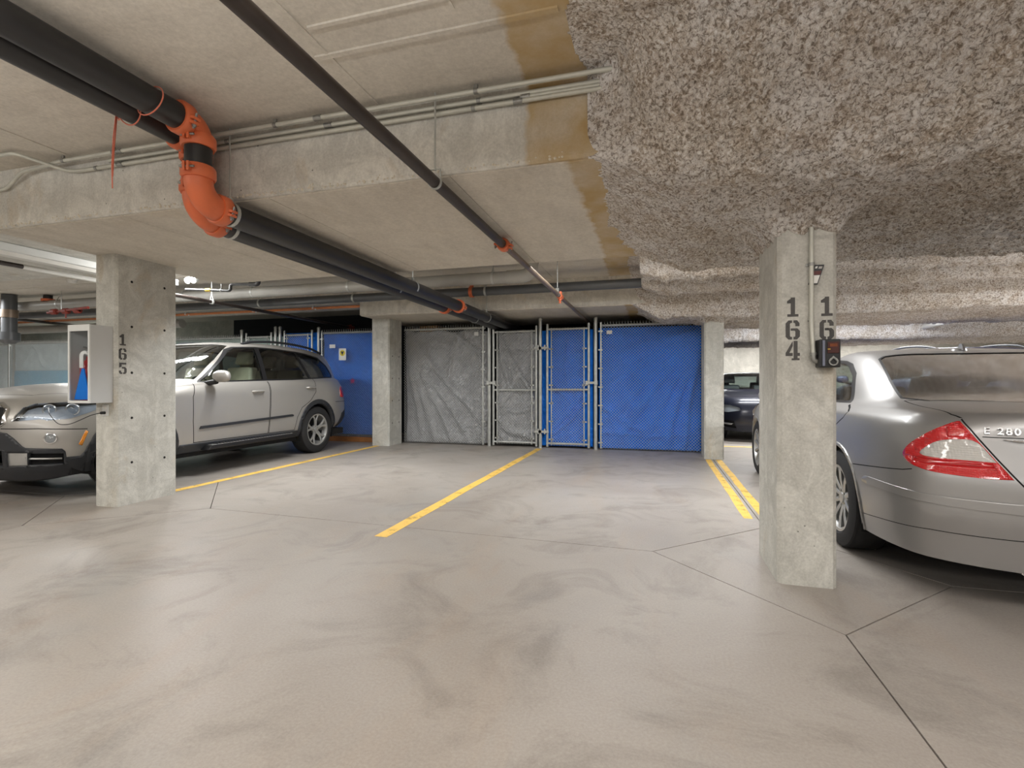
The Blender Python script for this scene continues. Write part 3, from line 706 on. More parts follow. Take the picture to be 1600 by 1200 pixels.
fence_panel(-15.2, -13.05, 2.10, 'chain-link panel with teal and clear sheeting at far left')
fence_panel(-17.9, -15.3, 2.10, 'chain-link panel at the left edge of the view')

def tarp_material(name, col, rough=.36, weave=.25, metal=0, streak=None, spec=.5):
    t = NT(name); co = t.coord(); n = t.noise(co, 3, 5, .6, .4); f = t.noise(co, 30, 4, .7, 1)
    k = t.mix(t.ramp(n, [(.3, 0), (.7, 1)]), tuple(x*.82 for x in col), tuple(min(1, x*1.12) for x in col))
    if streak:
        s = t.noise(t.coord((3, 1, .4)), 3, 4); k = t.mix(t.ramp(s, [(.5, 0), (.62, 1)]), k, streak)
    t.set(color=k, rough=rough, metal=metal, spec=spec); t.bump(f, weave, .02); t.bump(t.noise(co, 8, 4, .6, 1.8), .7, .07)
    return t.m
m_silver_tarp = tarp_material('silver_tarp', srgb(186,187,190), .34, .35, .55)
m_blue_tarp = tarp_material('blue_tarp', srgb(12,128,252), .36, .25, spec=.3)
m_teal = tarp_material('teal_sheet', srgb(56,160,196), .3, .2); m_clear = tarp_material('milky_sheet', srgb(196,210,212), .3, .2); m_pale = tarp_material('pale_green_sheet', srgb(186,214,206), .3, .2)
m_navy = tarp_material('navy_sheet', srgb(24,40,92), .5, .2)
def tarp(x0, x1, z0, z1, m, label, seed, ridges=(), y=8.61, amp=.05, nu=70, nv=90, droop=0):
    u = np.linspace(0, 1, nu)[:, None]; v = np.linspace(0, 1, nv)[None, :]; w, h = x1-x0, z1-z0
    Xg = x0+u*w+0*v; Zg = z0+v*h+0*u
    D = (fbm(Xg*2.2, Zg*2.2, seed, 4)-.5)*amp*1.6+(np.abs(fbm(Xg*7+Zg*3, Zg*6-Xg*2, seed+9, 3)-.5))*amp*.9
    for (ua, va, ub, vb, wd, ht) in ridges:
        dx, dy = (ub-ua)*w, (vb-va)*h; L = math.hypot(dx, dy); px = (u-ua)*w+0*v; py = (v-va)*h+0*u
        along = (px*dx+py*dy)/(L*L); dist = (px*dy-py*dx)/L+.02*np.sin(along*7+seed)
        D = D-ht*np.exp(-(dist/wd)**2)*sstep(-.05, .15, along)*(1-sstep(.85, 1.1, along))
    D = D-D.max(); Yg = y+D*.8+.05
    Yg = np.minimum(np.maximum(Yg, 8.585), 8.75)+0
    Zt = Zg-droop*np.sin(u*PI*2.5)**2*(v**6)*.05
    P = np.stack([Xg, Yg, Zt], -1); b = MB(); b.grid(P, nu, nv, flip=False)
    o = build('tarp', b, m, smooth=4); s = o.modifiers.new('thickness', 'SOLIDIFY'); s.thickness = .002
    return tag(o, label, 'tarp', 'tarps tied inside the lockers')
fan = lambda ox, oz, ends, wd, ht: [(ox, oz, ex, ez, wd, ht) for ex, ez in ends]
tarp(-4.52, -2.90, .02, 2.10, m_silver_tarp, 'large silver tarp with diagonal folds beside the pillar', 21, fan(0, .98, [(.75, .05), (.55, .05), (.9, .2), (.35, .02), (.18, .1)], .045, .10)+[(.28, .95, .31, .3, .02, .05), (.62, .98, .5, .5, .03, .06), (.62, .98, .95, .75, .03, .06), (.82, .7, .82, .05, .02, .05)], droop=1)
tarp(-2.74, -2.03, .05, 2.05, m_silver_tarp, 'narrow crumpled silver tarp inside the gate', 33, [(.05, .97, .95, .4, .03, .12), (.05, .97, .6, .45, .025, .1), (.05, .97, .3, .5, .03, .08), (.0, .3, .6, .6, .05, .1), (.3, .28, .95, .3, .03, .1), (.1, .15, .9, .05, .05, .1)], amp=.09, droop=1)
tarp(-1.95, -1.03, .03, 2.03, m_blue_tarp, 'narrow blue tarp inside the gate between two posts', 45, [(.1, .05, .85, .5, .05, .1), (.2, .05, .95, .42, .02, .06), (.5, .95, .52, .5, .02, .05), (.05, .7, .5, .4, .03, .05)], amp=.05)
tarp(-.93, .70, .02, 2.045, m_blue_tarp, 'widest blue tarp with folds fanning from its top right corner', 57, fan(1, .97, [(.1, .25), (.2, .1), (.45, .05), (.65, .03), (.05, .5), (.82, .0), (.1, .75)], .05, .09)+[(0, .35, .5, .12, .04, .07), (0, .12, .9, .12, .03, .05)])
tarp(-6.34, -4.86, .12, 2.10, m_blue_tarp, 'blue tarp between the SUV tail and the pillar', 63, [(.55, .97, .95, .7, .03, .05), (.0, .98, .3, .6, .04, .06)], amp=.03)
tarp(-7.24, -6.44, .05, 2.13, m_blue_tarp, 'blue tarp above the SUV roof, left of the yellow sign', 71, [(.1, .9, .9, .5, .05, .05)], amp=.03)
tarp(-8.2, -7.3, .05, 2.07, m_pale, 'pale green sheet behind the gate above the SUV roof rail', 75, (), amp=.03)
tarp(-12.3, -8.28, .05, 2.06, m_pale, 'long pale green sheet hidden mostly by the silver SUV', 77, (), amp=.03)
tarp(-15.2, -13.0, 1.44, 2.08, m_clear, 'milky clear sheet on the fence at far left', 81, [(.3, .98, .15, .05, .05, .08), (.3, .98, .5, .05, .05, .08), (.7, .98, .7, .05, .04, .06)], amp=.05)
tarp(-15.2, -13.0, .05, 1.425, m_teal, 'teal sheet on the fence at far left, below the milky one', 83, (), amp=.03, y=8.58)
tarp(-17.9, -15.3, .05, 2.05, m_clear, 'milky sheet at the left edge of the view', 85, (), amp=.04)

def card(x0, x1, z0, z1, y, m, label, cat='sign', name='tag_card'):
    t = thing(name, label, cat, ((x0+x1)/2, y, z0)); build('card', MB().box((x0, y-.003, z0), (x1, y, z1)), m, t); return t
m_paper = M('white_card', srgb(236,236,232), .6)
card(-3.13, -3.05, 1.965, 2.03, YF-.03, m_paper, 'small white tag on the chain-link over the large silver tarp')
card(-.79, -.70, 1.93, 1.99, YF-.03, m_paper, 'small white tag on the chain-link over the widest blue tarp')
card(-6.13, -6.0, 1.80, 1.87, YF-.03, m_paper, 'small white tag on the blue tarped panel above the SUV tail')
t = card(-5.92, -5.76, 1.56, 1.79, YF-.03, m_paper, 'white plate with a yellow and black round mark above the SUV tail', name='warning_plate')
o = build('mark', MB().lathe((-5.84, YF-.0345, 1.70), (0, -1, 0), [(0, .058), (.001, .058), (.001, .0005)], 20), M('yellow_print', srgb(226,206,60), .6), t)
o = build('mark', MB().prism([(-5.875, YF-.0362, 1.73), (-5.805, YF-.0362, 1.73), (-5.84, YF-.0362, 1.65)], (0, -.0006, 0)), m_black_plastic, t)
t = thing('red_star', 'small pink star on the blue tarp beside the SUV tail light', 'decoration', (-5.62, YF-.03, 1.14)); b = MB()
b.prism([(-5.62+(.07 if k % 2 == 0 else .03)*math.sin(k*PI/5), YF-.03, 1.16+(.07 if k % 2 == 0 else .03)*math.cos(k*PI/5)) for k in range(10)], (0, .004, 0)); build('star', b, M('pink_film', srgb(206,92,150), .5), t, fixn=True)
t = thing('timber_sill', 'brown timber board on the floor under the blue tarp', 'board', (-5.6, 8.5, 0)); build('board', MB().box((-6.35, 8.44, 0), (-4.9, 8.53, .09)), m_wood, t, bevel=.006)
# stored things showing above the fence top
t = thing('storage_rack', 'dark storage rack inside the silver tarped locker, hidden below the fence top', 'rack', (-3.9, 9.2, 0)); b = MB()
for x in (-4.45, -3.2):
    for y in (9.0, 9.5): build('upright', MB().box((x, y, 0), (x+.04, y+.04, 2.02)), m_black_plastic, t)
for z in (.3, 1.1, 2.02): build('shelf', MB().box((-4.46, 8.98, z), (-3.15, 9.56, z+.03)), m_black_plastic, t)
t = thing('cardboard_box', 'brown cardboard box showing above the silver tarp', 'box', (-4.25, 9.25, 2.05))
build('carton', MB().box((-4.45, 9.02, 2.05), (-4.07, 9.45, 2.235)), m_card, t, bevel=.004); build('tape', MB().box((-4.28, 9.017, 2.19), (-4.23, 9.453, 2.237)), M('tape', srgb(206,176,130), .4), t)
t = thing('white_shelf_board', 'white board lying on the rack at the fence top, left of the brown box', 'board', (-4.3, 8.8, 2.13)); build('board', MB().box((-4.5, 8.66, 2.05), (-3.95, 8.98, 2.075)), m_white_metal, t)
# ------------------------------------------------------------------ cars: lofted body net, panels cut out of it
m_tyre = M('tyre_rubber', srgb(34,34,35), .75, 0, .15, 20, .2, 90)
m_alloy = M('alloy_wheel', srgb(186,186,184), .42, .75, .05, 9)
m_cavity = M('dark_cavity', srgb(14,14,15), .9)
m_trim = M('dark_trim', srgb(40,42,46), .5, 0, .08, 10)
m_chrome = M('chrome', srgb(214,214,214), .14, 1, .03, 6)
m_leather = M('cream_leather', srgb(214,204,178), .5, 0, .06, 9)
m_gap = M('panel_gap', srgb(24,24,25), .9)
def paint(name, col, rough=.3, metal=.55):
    t = NT(name); co = t.coord(); fl = t.noise(co, 900, 2, .6); d = t.noise(co, 2.2, 4)
    t.set(color=t.mix(t.math('MULTIPLY', fl, .06), col, tuple(min(1, c*1.35) for c in col)), metal=metal, coat=.6, coatr=.14, rough=t.math('ADD', rough-.03, t.math('MULTIPLY', d, .06)))
    return t.m
def glass(name, tint, refl=1.0, rough=.05):
    t = NT(name); t.n.remove(t.p); out = t.n['Material Output']
    tr = t.node('ShaderNodeBsdfTransparent'); tr.inputs[0].default_value = (*tint, 1)
    gl = t.node('ShaderNodeBsdfGlossy'); gl.inputs['Roughness'].default_value = rough; gl.inputs[0].default_value = (.95, .97, 1, 1)
    lw = t.node('ShaderNodeLayerWeight')
    f = t.math('MINIMUM', t.math('MULTIPLY', t.math('ADD', t.math('MULTIPLY', t.math('POWER', lw.outputs['Facing'], 4.0), .9), .045), refl), 1.0)
    mx = t.node('ShaderNodeMixShader'); t.link(f, mx.inputs[0]); t.link(tr.outputs[0], mx.inputs[1]); t.link(gl.outputs[0], mx.inputs[2]); t.link(mx.outputs[0], out.inputs[0])
    return t.m
m_glass = glass('car_glass', (.62, .70, .68), 1.6); m_glass_pale = glass('pale_rear_glass', (.62, .68, .66), 4.4, .12); m_glass_dark = glass('privacy_glass', (.16, .17, .17), 1.8); m_lens = glass('clear_lens', (.82, .86, .9), 1.3)
def lens_mat(name, col, rough=.12, bands=0):
    t = NT(name); co = t.coord()
    if bands:
        w = t.node('ShaderNodeTexWave', bands_direction='Z'); w.inputs['Scale'].default_value = bands; t.link(co, w.inputs[0]); t.bump(w.outputs['Fac'], .35, .004)
        w2 = t.node('ShaderNodeTexWave', bands_direction='Y'); w2.inputs['Scale'].default_value = bands; t.link(co, w2.inputs[0]); t.bump(w2.outputs['Fac'], .25, .004)
    n = t.noise(co, 14, 3); t.set(color=t.mix(n, tuple(c*.8 for c in col), col), rough=rough, coat=1, coatr=.03, spec=.6)
    return t.m
m_red = lens_mat('red_lens', srgb(206,20,28), .12, 34); m_red_plain = lens_mat('red_lens_plain', srgb(190,14,22), .1)
m_white_lens = lens_mat('white_lens', srgb(206,204,200), .12, 30); m_amber = lens_mat('amber_lens', srgb(244,150,26), .15, 20)

def pchip(P, sub):
    """monotone cubic through rows of P (n,...) -> ((n-1)*sub+1,...); P carries one ghost row at each end"""
    d = np.diff(P, axis=0); a, b = d[:-1], d[1:]
    s = np.where(a*b > 0, 2*a*b/np.where(np.abs(a+b) < 1e-12, 1, a+b), 0); out = []
    for i in range(1, len(P)-2):
        p0, p1, m0, m1 = P[i], P[i+1], s[i-1], s[i]
        for k in range(sub):
            t = k/sub; out.append((2*t**3-3*t*t+1)*p0+(t**3-2*t*t+t)*m0+(-2*t**3+3*t*t)*p1+(t**3-t*t)*m1)
    out.append(P[-2]); return np.array(out)
def body_shell(net, sub=8, smooth=3):
    """net: rows (bottom to roof) of (x,y,z) half loops, front centre to rear centre -> polygons with vertex normals"""
    N = np.array(net, float); mir = np.array([1, -1, 1.])
    G = np.concatenate([N[:, 1:2]*mir, N, N[:, -2:-1]*mir], 1)
    G = pchip(np.swapaxes(G, 0, 1), sub); G = np.swapaxes(G, 0, 1)
    gh0 = 2*G[0:1]-G[1:2]; gh1 = G[-2:-1]*mir
    G = pchip(np.concatenate([gh0, G, gh1], 0), sub)
    for _ in range(smooth):
        H = G.copy()
        E = np.concatenate([G[:, 1:2]*mir, G, G[:, -2:-1]*mir], 1); H = .5*G+.25*(E[:, 2:]+E[:, :-2])
        E = np.concatenate([2*H[0:1]-H[1:2], H, H[-2:-1]*mir], 0); G2 = .5*H+.25*(E[2:]+E[:-2]); G2[0] = H[0]; G = G2
        G[:, 0, 1] = 0; G[:, -1, 1] = 0; G[-1, :, 1] = 0
    E = np.concatenate([G[:, 1:2]*mir, G, G[:, -2:-1]*mir], 1); dv = E[:, 2:]-E[:, :-2]
    E = np.concatenate([2*G[0:1]-G[1:2], G, G[-2:-1]*mir], 0); du = E[2:]-E[:-2]
    Nn = np.cross(du, dv); L = np.linalg.norm(Nn, axis=-1, keepdims=True); Nn = Nn/np.maximum(L, 1e-9)
    c = G.reshape(-1, 3).mean(0)
    if (Nn[len(Nn)//3, Nn.shape[1]//2]*np.array([0, 1, 0])).sum() < 0: Nn = -Nn; flip = True
    else: flip = False
    V = np.concatenate([G, Nn], -1); polys = []
    for i in range(G.shape[0]-1):
        for j in range(G.shape[1]-1):
            q = np.array([V[i, j], V[i+1, j], V[i+1, j+1], V[i, j+1]])
            polys.append(q[::-1] if flip else q)
    return polys
def halfplane(P, D):
    """split polygon rows P by signed distances D: (D>=0 part, D<0 part)"""
    if (D >= -1e-9).all(): return P, None
    if (D <= 1e-9).all(): return None, P
    A, B = [], []; n = len(P)
    for i in range(n):
        j = (i+1) % n; a, b = D[i], D[j]
        (A if a >= 0 else B).append(P[i])
        if (a >= 0) != (b >= 0):
            t = a/(a-b); p = P[i]+(P[j]-P[i])*t; A.append(p); B.append(p)
    return (np.array(A) if len(A) > 2 else None), (np.array(B) if len(B) > 2 else None)
def cut(polys, outline, ax, cond=None, convex=False):
    """polygons inside / outside an outline drawn in the plane of axes ax = ((3),(3)), seen along its normal"""
    A = np.array(ax, float); O = [Vector((p[0], p[1])) for p in outline]
    if convex: tris = [list(range(len(O)))]
    else: tris = [list(t) for t in tessellate_polygon([[Vector((p.x, p.y, 0)) for p in O]])]
    conv = []
    for t in tris:
        q = [O[i] for i in t]; ar = sum(q[i].x*q[(i+1) % len(q)].y-q[(i+1) % len(q)].x*q[i].y for i in range(len(q)))
        if ar < 0: q.reverse()
        if abs(ar) > 1e-9: conv.append(np.array([(p.x, p.y) for p in q]))
    lo = np.min([c.min(0) for c in conv], 0); hi = np.max([c.max(0) for c in conv], 0); ins, out = [], []
    for P in polys:
        uv = P[:, :3] @ A.T
        if (uv.max(0) < lo).any() or (uv.min(0) > hi).any() or (cond and not cond(P[:, :3].mean(0), P[:, 3:].mean(0))):
            out.append(P); continue
        todo = [P]
        for c in conv:
            nxt = []
            for Q in todo:
                r = Q
                uvq = Q[:, :3] @ A.T
                if (uvq.max(0) < c.min(0)).any() or (uvq.min(0) > c.max(0)).any(): nxt.append(Q); continue
                for k in range(len(c)):
                    p, e = c[k], c[(k+1) % len(c)]-c[k]; uvr = r[:, :3] @ A.T
                    D = (e[0]*(uvr[:, 1]-p[1])-e[1]*(uvr[:, 0]-p[0]))/math.hypot(*e)
                    r, o = halfplane(r, D)
                    if o is not None: nxt.append(o)
                    if r is None: break
                if r is not None: ins.append(r)
            todo = nxt
        out += todo
    return ins, out
def strip_cut(polys, line, w, ax, cond=None, closed=False):
    ins = []; n = len(line)
    for i in range(n if closed else n-1):
        a, b = Vector(line[i]), Vector(line[(i+1) % n]); d = (b-a)
        if d.length < 1e-6: continue
        d.normalize(); m = Vector((-d.y, d.x))*w/2; a = a-d*w*.4; b = b+d*w*.4
        k, polys = cut(polys, [a-m, b-m, b+m, a+m], ax, cond, True); ins += k
    return ins, polys
def mirror(polys):
    return [(P*np.array([1, -1, 1, 1, -1, 1]))[::-1] for P in polys]
def shell_mesh(name, polys, m, parent, off=0, skirt=0):
    if not polys: return None
    key = {}; vs = []; ns = []; fs = []
    for P in polys:
        f = []
        for r in P:
            k = (round(r[0], 5), round(r[1], 5), round(r[2], 5))
            if k not in key: key[k] = len(vs); vs.append(r[:3]+r[3:]*off); ns.append(r[3:])
            f.append(key[k])
        g = [f[i] for i in range(len(f)) if f[i] != f[i-1]]
        if len(g) > 2 and len(set(g)) == len(g): fs.append(tuple(g))
    if skirt:
        cnt = {}
        for f in fs:
            for i in range(len(f)):
                a, b = f[i-1], f[i]; cnt[(a, b)] = cnt.get((a, b), 0)+1
        low = {}; nf = len(fs)
        for (a, b) in list(cnt):
            if (b, a) in cnt: continue
            for q in (a, b):
                if q not in low: low[q] = len(vs); vs.append(np.array(vs[q])-ns[q]*skirt); ns.append(ns[q])
            fs.append((b, a, low[a], low[b]))
    me = bpy.data.meshes.new(name); me.from_pydata([tuple(v) for v in vs], [], fs); me.materials.append(m)
    me.polygons.foreach_set('use_smooth', [True]*len(me.polygons))
    me.normals_split_custom_set_from_vertices([tuple(n/max(1e-9, np.linalg.norm(n))) for n in ns]) if not skirt else None
    me.update(); o = link_mesh(name, me, parent)
    return o
def soft(pts, sharp=(), it=2):
    """closed outline with its corners rounded, except the sharp ones"""
    P = [(Vector(p), i in sharp) for i, p in enumerate(pts)]
    for _ in range(it):
        Q = []; n = len(P)
        for i, (p, s) in enumerate(P):
            a, b = P[i-1][0], P[(i+1) % n][0]
            if s: Q.append((p, True))
            else: Q += [(p*.8+a*.2, False), (p*.8+b*.2, False)]
        P = Q
    return [tuple(p) for p, _ in P]
SIDE = ((1, 0, 0), (0, 0, 1)); FRONT = ((0, 1, 0), (0, 0, 1)); TOP = ((1, 0, 0), (0, 1, 0)); r2 = .70710678
OBF = ((-r2, r2, 0), (0, 0, 1)); OBR = ((-r2, -r2, 0), (0, 0, 1))      # seen from the front-left / rear-left corner
onside = lambda c, n: n[1] > .25 and c[1] > .2
def circ(cx, cz, r, n=40): return [(cx+r*math.cos(2*PI*k/n), cz+r*math.sin(2*PI*k/n)) for k in range(n)]

class Car:
    def __init__(s, root, net, m_paint, sub=8):
        s.root = root; s.rem = body_shell(net, sub); s.full = list(s.rem); s.holes = []; s.p = m_paint; s.body = []
    def part(s, name, polys, m, off=0, skirt=0, both=False, label=None, one=False):
        """polys lie on the left half; joined with their mirror image, or as two objects when both"""
        out = []
        if one: out.append(shell_mesh(name, polys, m, s.root, off, skirt))
        elif both: out += [shell_mesh(name, polys, m, s.root, off, skirt), shell_mesh(name, mirror(polys), m, s.root, off, skirt)]
        else: out.append(shell_mesh(name, polys+mirror(polys), m, s.root, off, skirt))
        for o in out:
            if o and label: o['label'] = label
        return out
    def take(s, name, outline, ax, m, cond=None, **kw):
        ins, s.rem = cut(s.rem, outline, ax, cond)
        return s.part(name, ins, m, **kw) if m else ins
    def gap(s, line, w, ax, cond=None, closed=False):
        ins, s.rem = strip_cut(s.rem, line, w, ax, cond, closed); s.gaps = getattr(s, 'gaps', [])+ins
    def finish(s, lining_skip=()):
        s.part('body', s.rem, s.p); s.part('panel_gap', s.gaps, m_gap, off=-.006) if getattr(s, 'gaps', None) else None
        s.part('inner_lining', s.full_left, m_cavity, off=-.03)
def lmesh(name, mb, m, parent, **kw): return build(name, mb, m, parent, local=True, **kw)
def wheel(root, x, y, r, w, rim_r, kind, side=1):
    """outer face towards +y*side"""
    b = MB(); s = side; hw = w/2
    prof = [(-hw*.82, rim_r), (-hw, rim_r+.02), (-hw*1.0, r-.045), (-hw*.86, r-.012), (-hw*.6, r), (hw*.6, r), (hw*.86, r-.012), (hw, r-.045), (hw*1.0, rim_r+.02), (hw*.82, rim_r)]
    b.lathe((x, y, r), (0, s, 0), prof, 48, closed=True)
    for k in (-.36, -.12, .12, .36): b.lathe((x, y+k*w, r), (0, s, 0), [(-.004, r+.0006), (.004, r+.0006)], 48)
    t = lmesh('wheel', b, m_tyre, root, smooth=.6)
    ri = MB(); ri.lathe((x, y, r), (0, s, 0), [(hw*.80, rim_r+.004), (hw*.92, rim_r+.006), (hw*.90, rim_r-.012), (hw*.7, rim_r-.022), (-hw*.8, rim_r-.035), (-hw*.8, rim_r)], 48)
    lmesh('rim', ri, m_alloy, t, smooth=.6)
    bk = MB(); bk.lathe((x, y, r), (0, s, 0), [(-hw*.1, rim_r-.03), (-hw*.1, .02), (hw*.1, .019), (hw*.1, .001)], 32)
    lmesh('brake_disc', bk, m_cavity, t, smooth=.6)
    def P(rad, a, h): return Vector((x+rad*math.sin(a), y+s*h, r+rad*math.cos(a)))
    def bar(sb, a0, r0, w0, h0, a1, r1, w1, h1, th=.022):
        vs = []
        for (a, rr, ww, h) in ((a0, r0, w0, h0), ((a0+a1)/2, (r0+r1)/2, (w0+w1)*.46, (h0+h1)/2+.004), (a1, r1, w1, h1)):
            c = P(rr, a, h); tn = Vector((math.cos(a), 0, -math.sin(a)))
            vs += [c-tn*ww/2, c-tn*ww*.22+Vector((0, s*.006, 0)), c+tn*ww*.22+Vector((0, s*.006, 0)), c+tn*ww/2, c+tn*ww*.36-Vector((0, s*th, 0)), c-tn*ww*.36-Vector((0, s*th, 0))]
        fs = []
        for k in range(2):
            for j in range(6): fs.append((k*6+j, k*6+(j+1) % 6, (k+1)*6+(j+1) % 6, (k+1)*6+j))
        sb.add(vs, fs)
    hc = hw*.62
    if kind == 'star':       # five wide spokes that fork into pairs
        for k in range(5):
            a = 2*PI*k/5+.12; sb = MB()
            bar(sb, a, .05, .062, hc, a, rim_r*.58, .066, hc+.012)
            for d in (-.26, .26): bar(sb, a+d*.28, rim_r*.54, .040, hc+.012, a+d, rim_r-.008, .036, hw*.80)
            lmesh('spoke', sb, m_alloy, t, smooth=.6, fixn=True)
    else:
        n = 10
        for k in range(n):
            a = 2*PI*k/n; sb = MB(); bar(sb, a, .045, .030, hc, a, rim_r-.006, .040, hw*.80); lmesh('spoke', sb, m_alloy, t, smooth=.6, fixn=True)
    hb = MB(); hb.lathe((x, y, r), (0, s, 0), [(hc-.03, .075), (hc-.004, .072), (hc+.004, .06), (hc+.004, .036), (hc+.012, .034), (hc+.014, .001)], 24)
    lmesh('hub_cap', hb, m_alloy, t, smooth=.5)
    for k in range(5):
        a = 2*PI*k/5+.4; lb = MB(); lb.lathe(P(.052, a, hc), (0, s, 0), [(0, .009), (.01, .008), (.011, .001)], 8); lmesh('wheel_nut', lb, m_zinc, t)
    return t, P, hc
def wheel_well(root, x, r, zc, y0, y1):
    b = MB(); n = 20; vs = []
    for yy in (y0, y1):
        for k in range(n+1): a = PI*(-.12+1.24*k/n); vs.append((x+r*math.cos(a), yy, zc+r*math.sin(a)))
    m = n+1; fs = [(k, k+1, m+k+1, m+k) for k in range(n)]; fs.append(tuple(range(n, -1, -1)))
    b.add(vs, fs); lmesh('wheel_well', b, m_cavity, root, smooth=.6)
def seat(root, x, y, zf, w=.50, back=.62, lean=.22, m=None, head=True):
    m = m or m_leather
    b = MB(); b.box((x-.02, y-w/2, zf), (x+.50, y+w/2, zf+.16)); o = lmesh('seat', b, m, root, bevel=.05, seg=3, smooth=.9)
    def slab(z0, z1, ww, th, cx):
        b = MB(); pts = []
        for (z, f) in ((z0, 1), (z1, .86)):
            xx = cx-lean*(z-zf)
            for (dx, dy) in ((0, -1), (th, -1), (th, 1), (0, 1)): pts.append((xx+dx, y+dy*ww/2*f, z))
        b.add(pts, [(0, 3, 2, 1), (4, 5, 6, 7), (0, 1, 5, 4), (1, 2, 6, 5), (2, 3, 7, 6), (3, 0, 4, 7)]); return b
    lmesh('backrest', slab(zf+.10, zf+.10+back, w, .15, x-.02), m, o, bevel=.045, seg=3, smooth=.9)
    if head: lmesh('headrest', slab(zf+.14+back, zf+.33+back, w*.52, .11, x-.01), m, o, bevel=.04, seg=3, smooth=.9)
    return o

# ---- silver SUV at left
m_housing = M('lamp_housing', srgb(176,184,196), .3, .25, .12, 12)
SUV_SEAM = [(-2.39,.69), (-2.089,.691), (-1.756,.671)]
SUV_O = {
 'headlamp': [[(-2.30,.757),(-2.278,.807),(-2.226,.881),(-2.145,.914),(-1.935,.926),(-1.75,.928),(-1.60,.932),(-1.63,.89),(-1.738,.828),(-1.87,.776),(-2.033,.764),(-2.075,.777)]],
 'kidney_grille': [[(-2.60,.885),(-2.42,.89),(-2.375,.865),(-2.385,.76),(-2.42,.73),(-2.59,.725),(-2.63,.76),(-2.63,.865)]],
 'kidney_surround': [[(-2.61,.915),(-2.40,.92),(-2.335,.875),(-2.35,.74),(-2.40,.70),(-2.60,.695),(-2.66,.74),(-2.66,.88)]],
 'grille_bar': [[(-2.166,.424),(-1.925,.412),(-1.925,.400),(-2.166,.411)]],
 'lower_grille': [[(-2.161,.47),(-1.912,.456),(-1.916,.358),(-2.167,.357)], [(-2.70,.50),(-2.37,.49),(-2.37,.34),(-2.70,.33)]],
 'bumper_insert': [[(-2.326,.472),(-2.166,.472),(-2.170,.356),(-2.329,.343)]],
 'bumper_cladding': [[(-2.80,.665),(-2.391,.661),(-2.335,.651),(-2.275,.605),(-2.209,.532),(-2.185,.518),(-1.923,.499),(-1.902,.473),(-1.896,.417),(-1.806,.418),(-1.775,.458),(-1.735,.546),(-1.55,.546),(-1.55,.1),(-2.80,.1)]],
 'side_marker': [[(-1.765,.659),(-1.748,.645),(-1.79,.515),(-1.812,.53)]]}
SUV_FRONT = [('headlamp', m_lens, .006, .03, True), ('kidney_grille', m_cavity, -.02, 0, True), ('kidney_surround', m_chrome, .012, .03, True), ('grille_bar', m_alloy, .002, .02, True), ('lower_grille', m_cavity, -.03, 0, True),
             ('bumper_insert', m_alloy, .006, .03, True), ('bumper_cladding', m_trim, .012, .04, False), ('side_marker', m_amber, .005, .01, True)]
SUV_BULBS = [((3.575,.700,.857), .055, 'head_lamp_bulb'), ((3.455,.815,.858), .058, 'head_lamp_bulb'), ((3.640,.812,.60), .05, 'fog_lamp')]
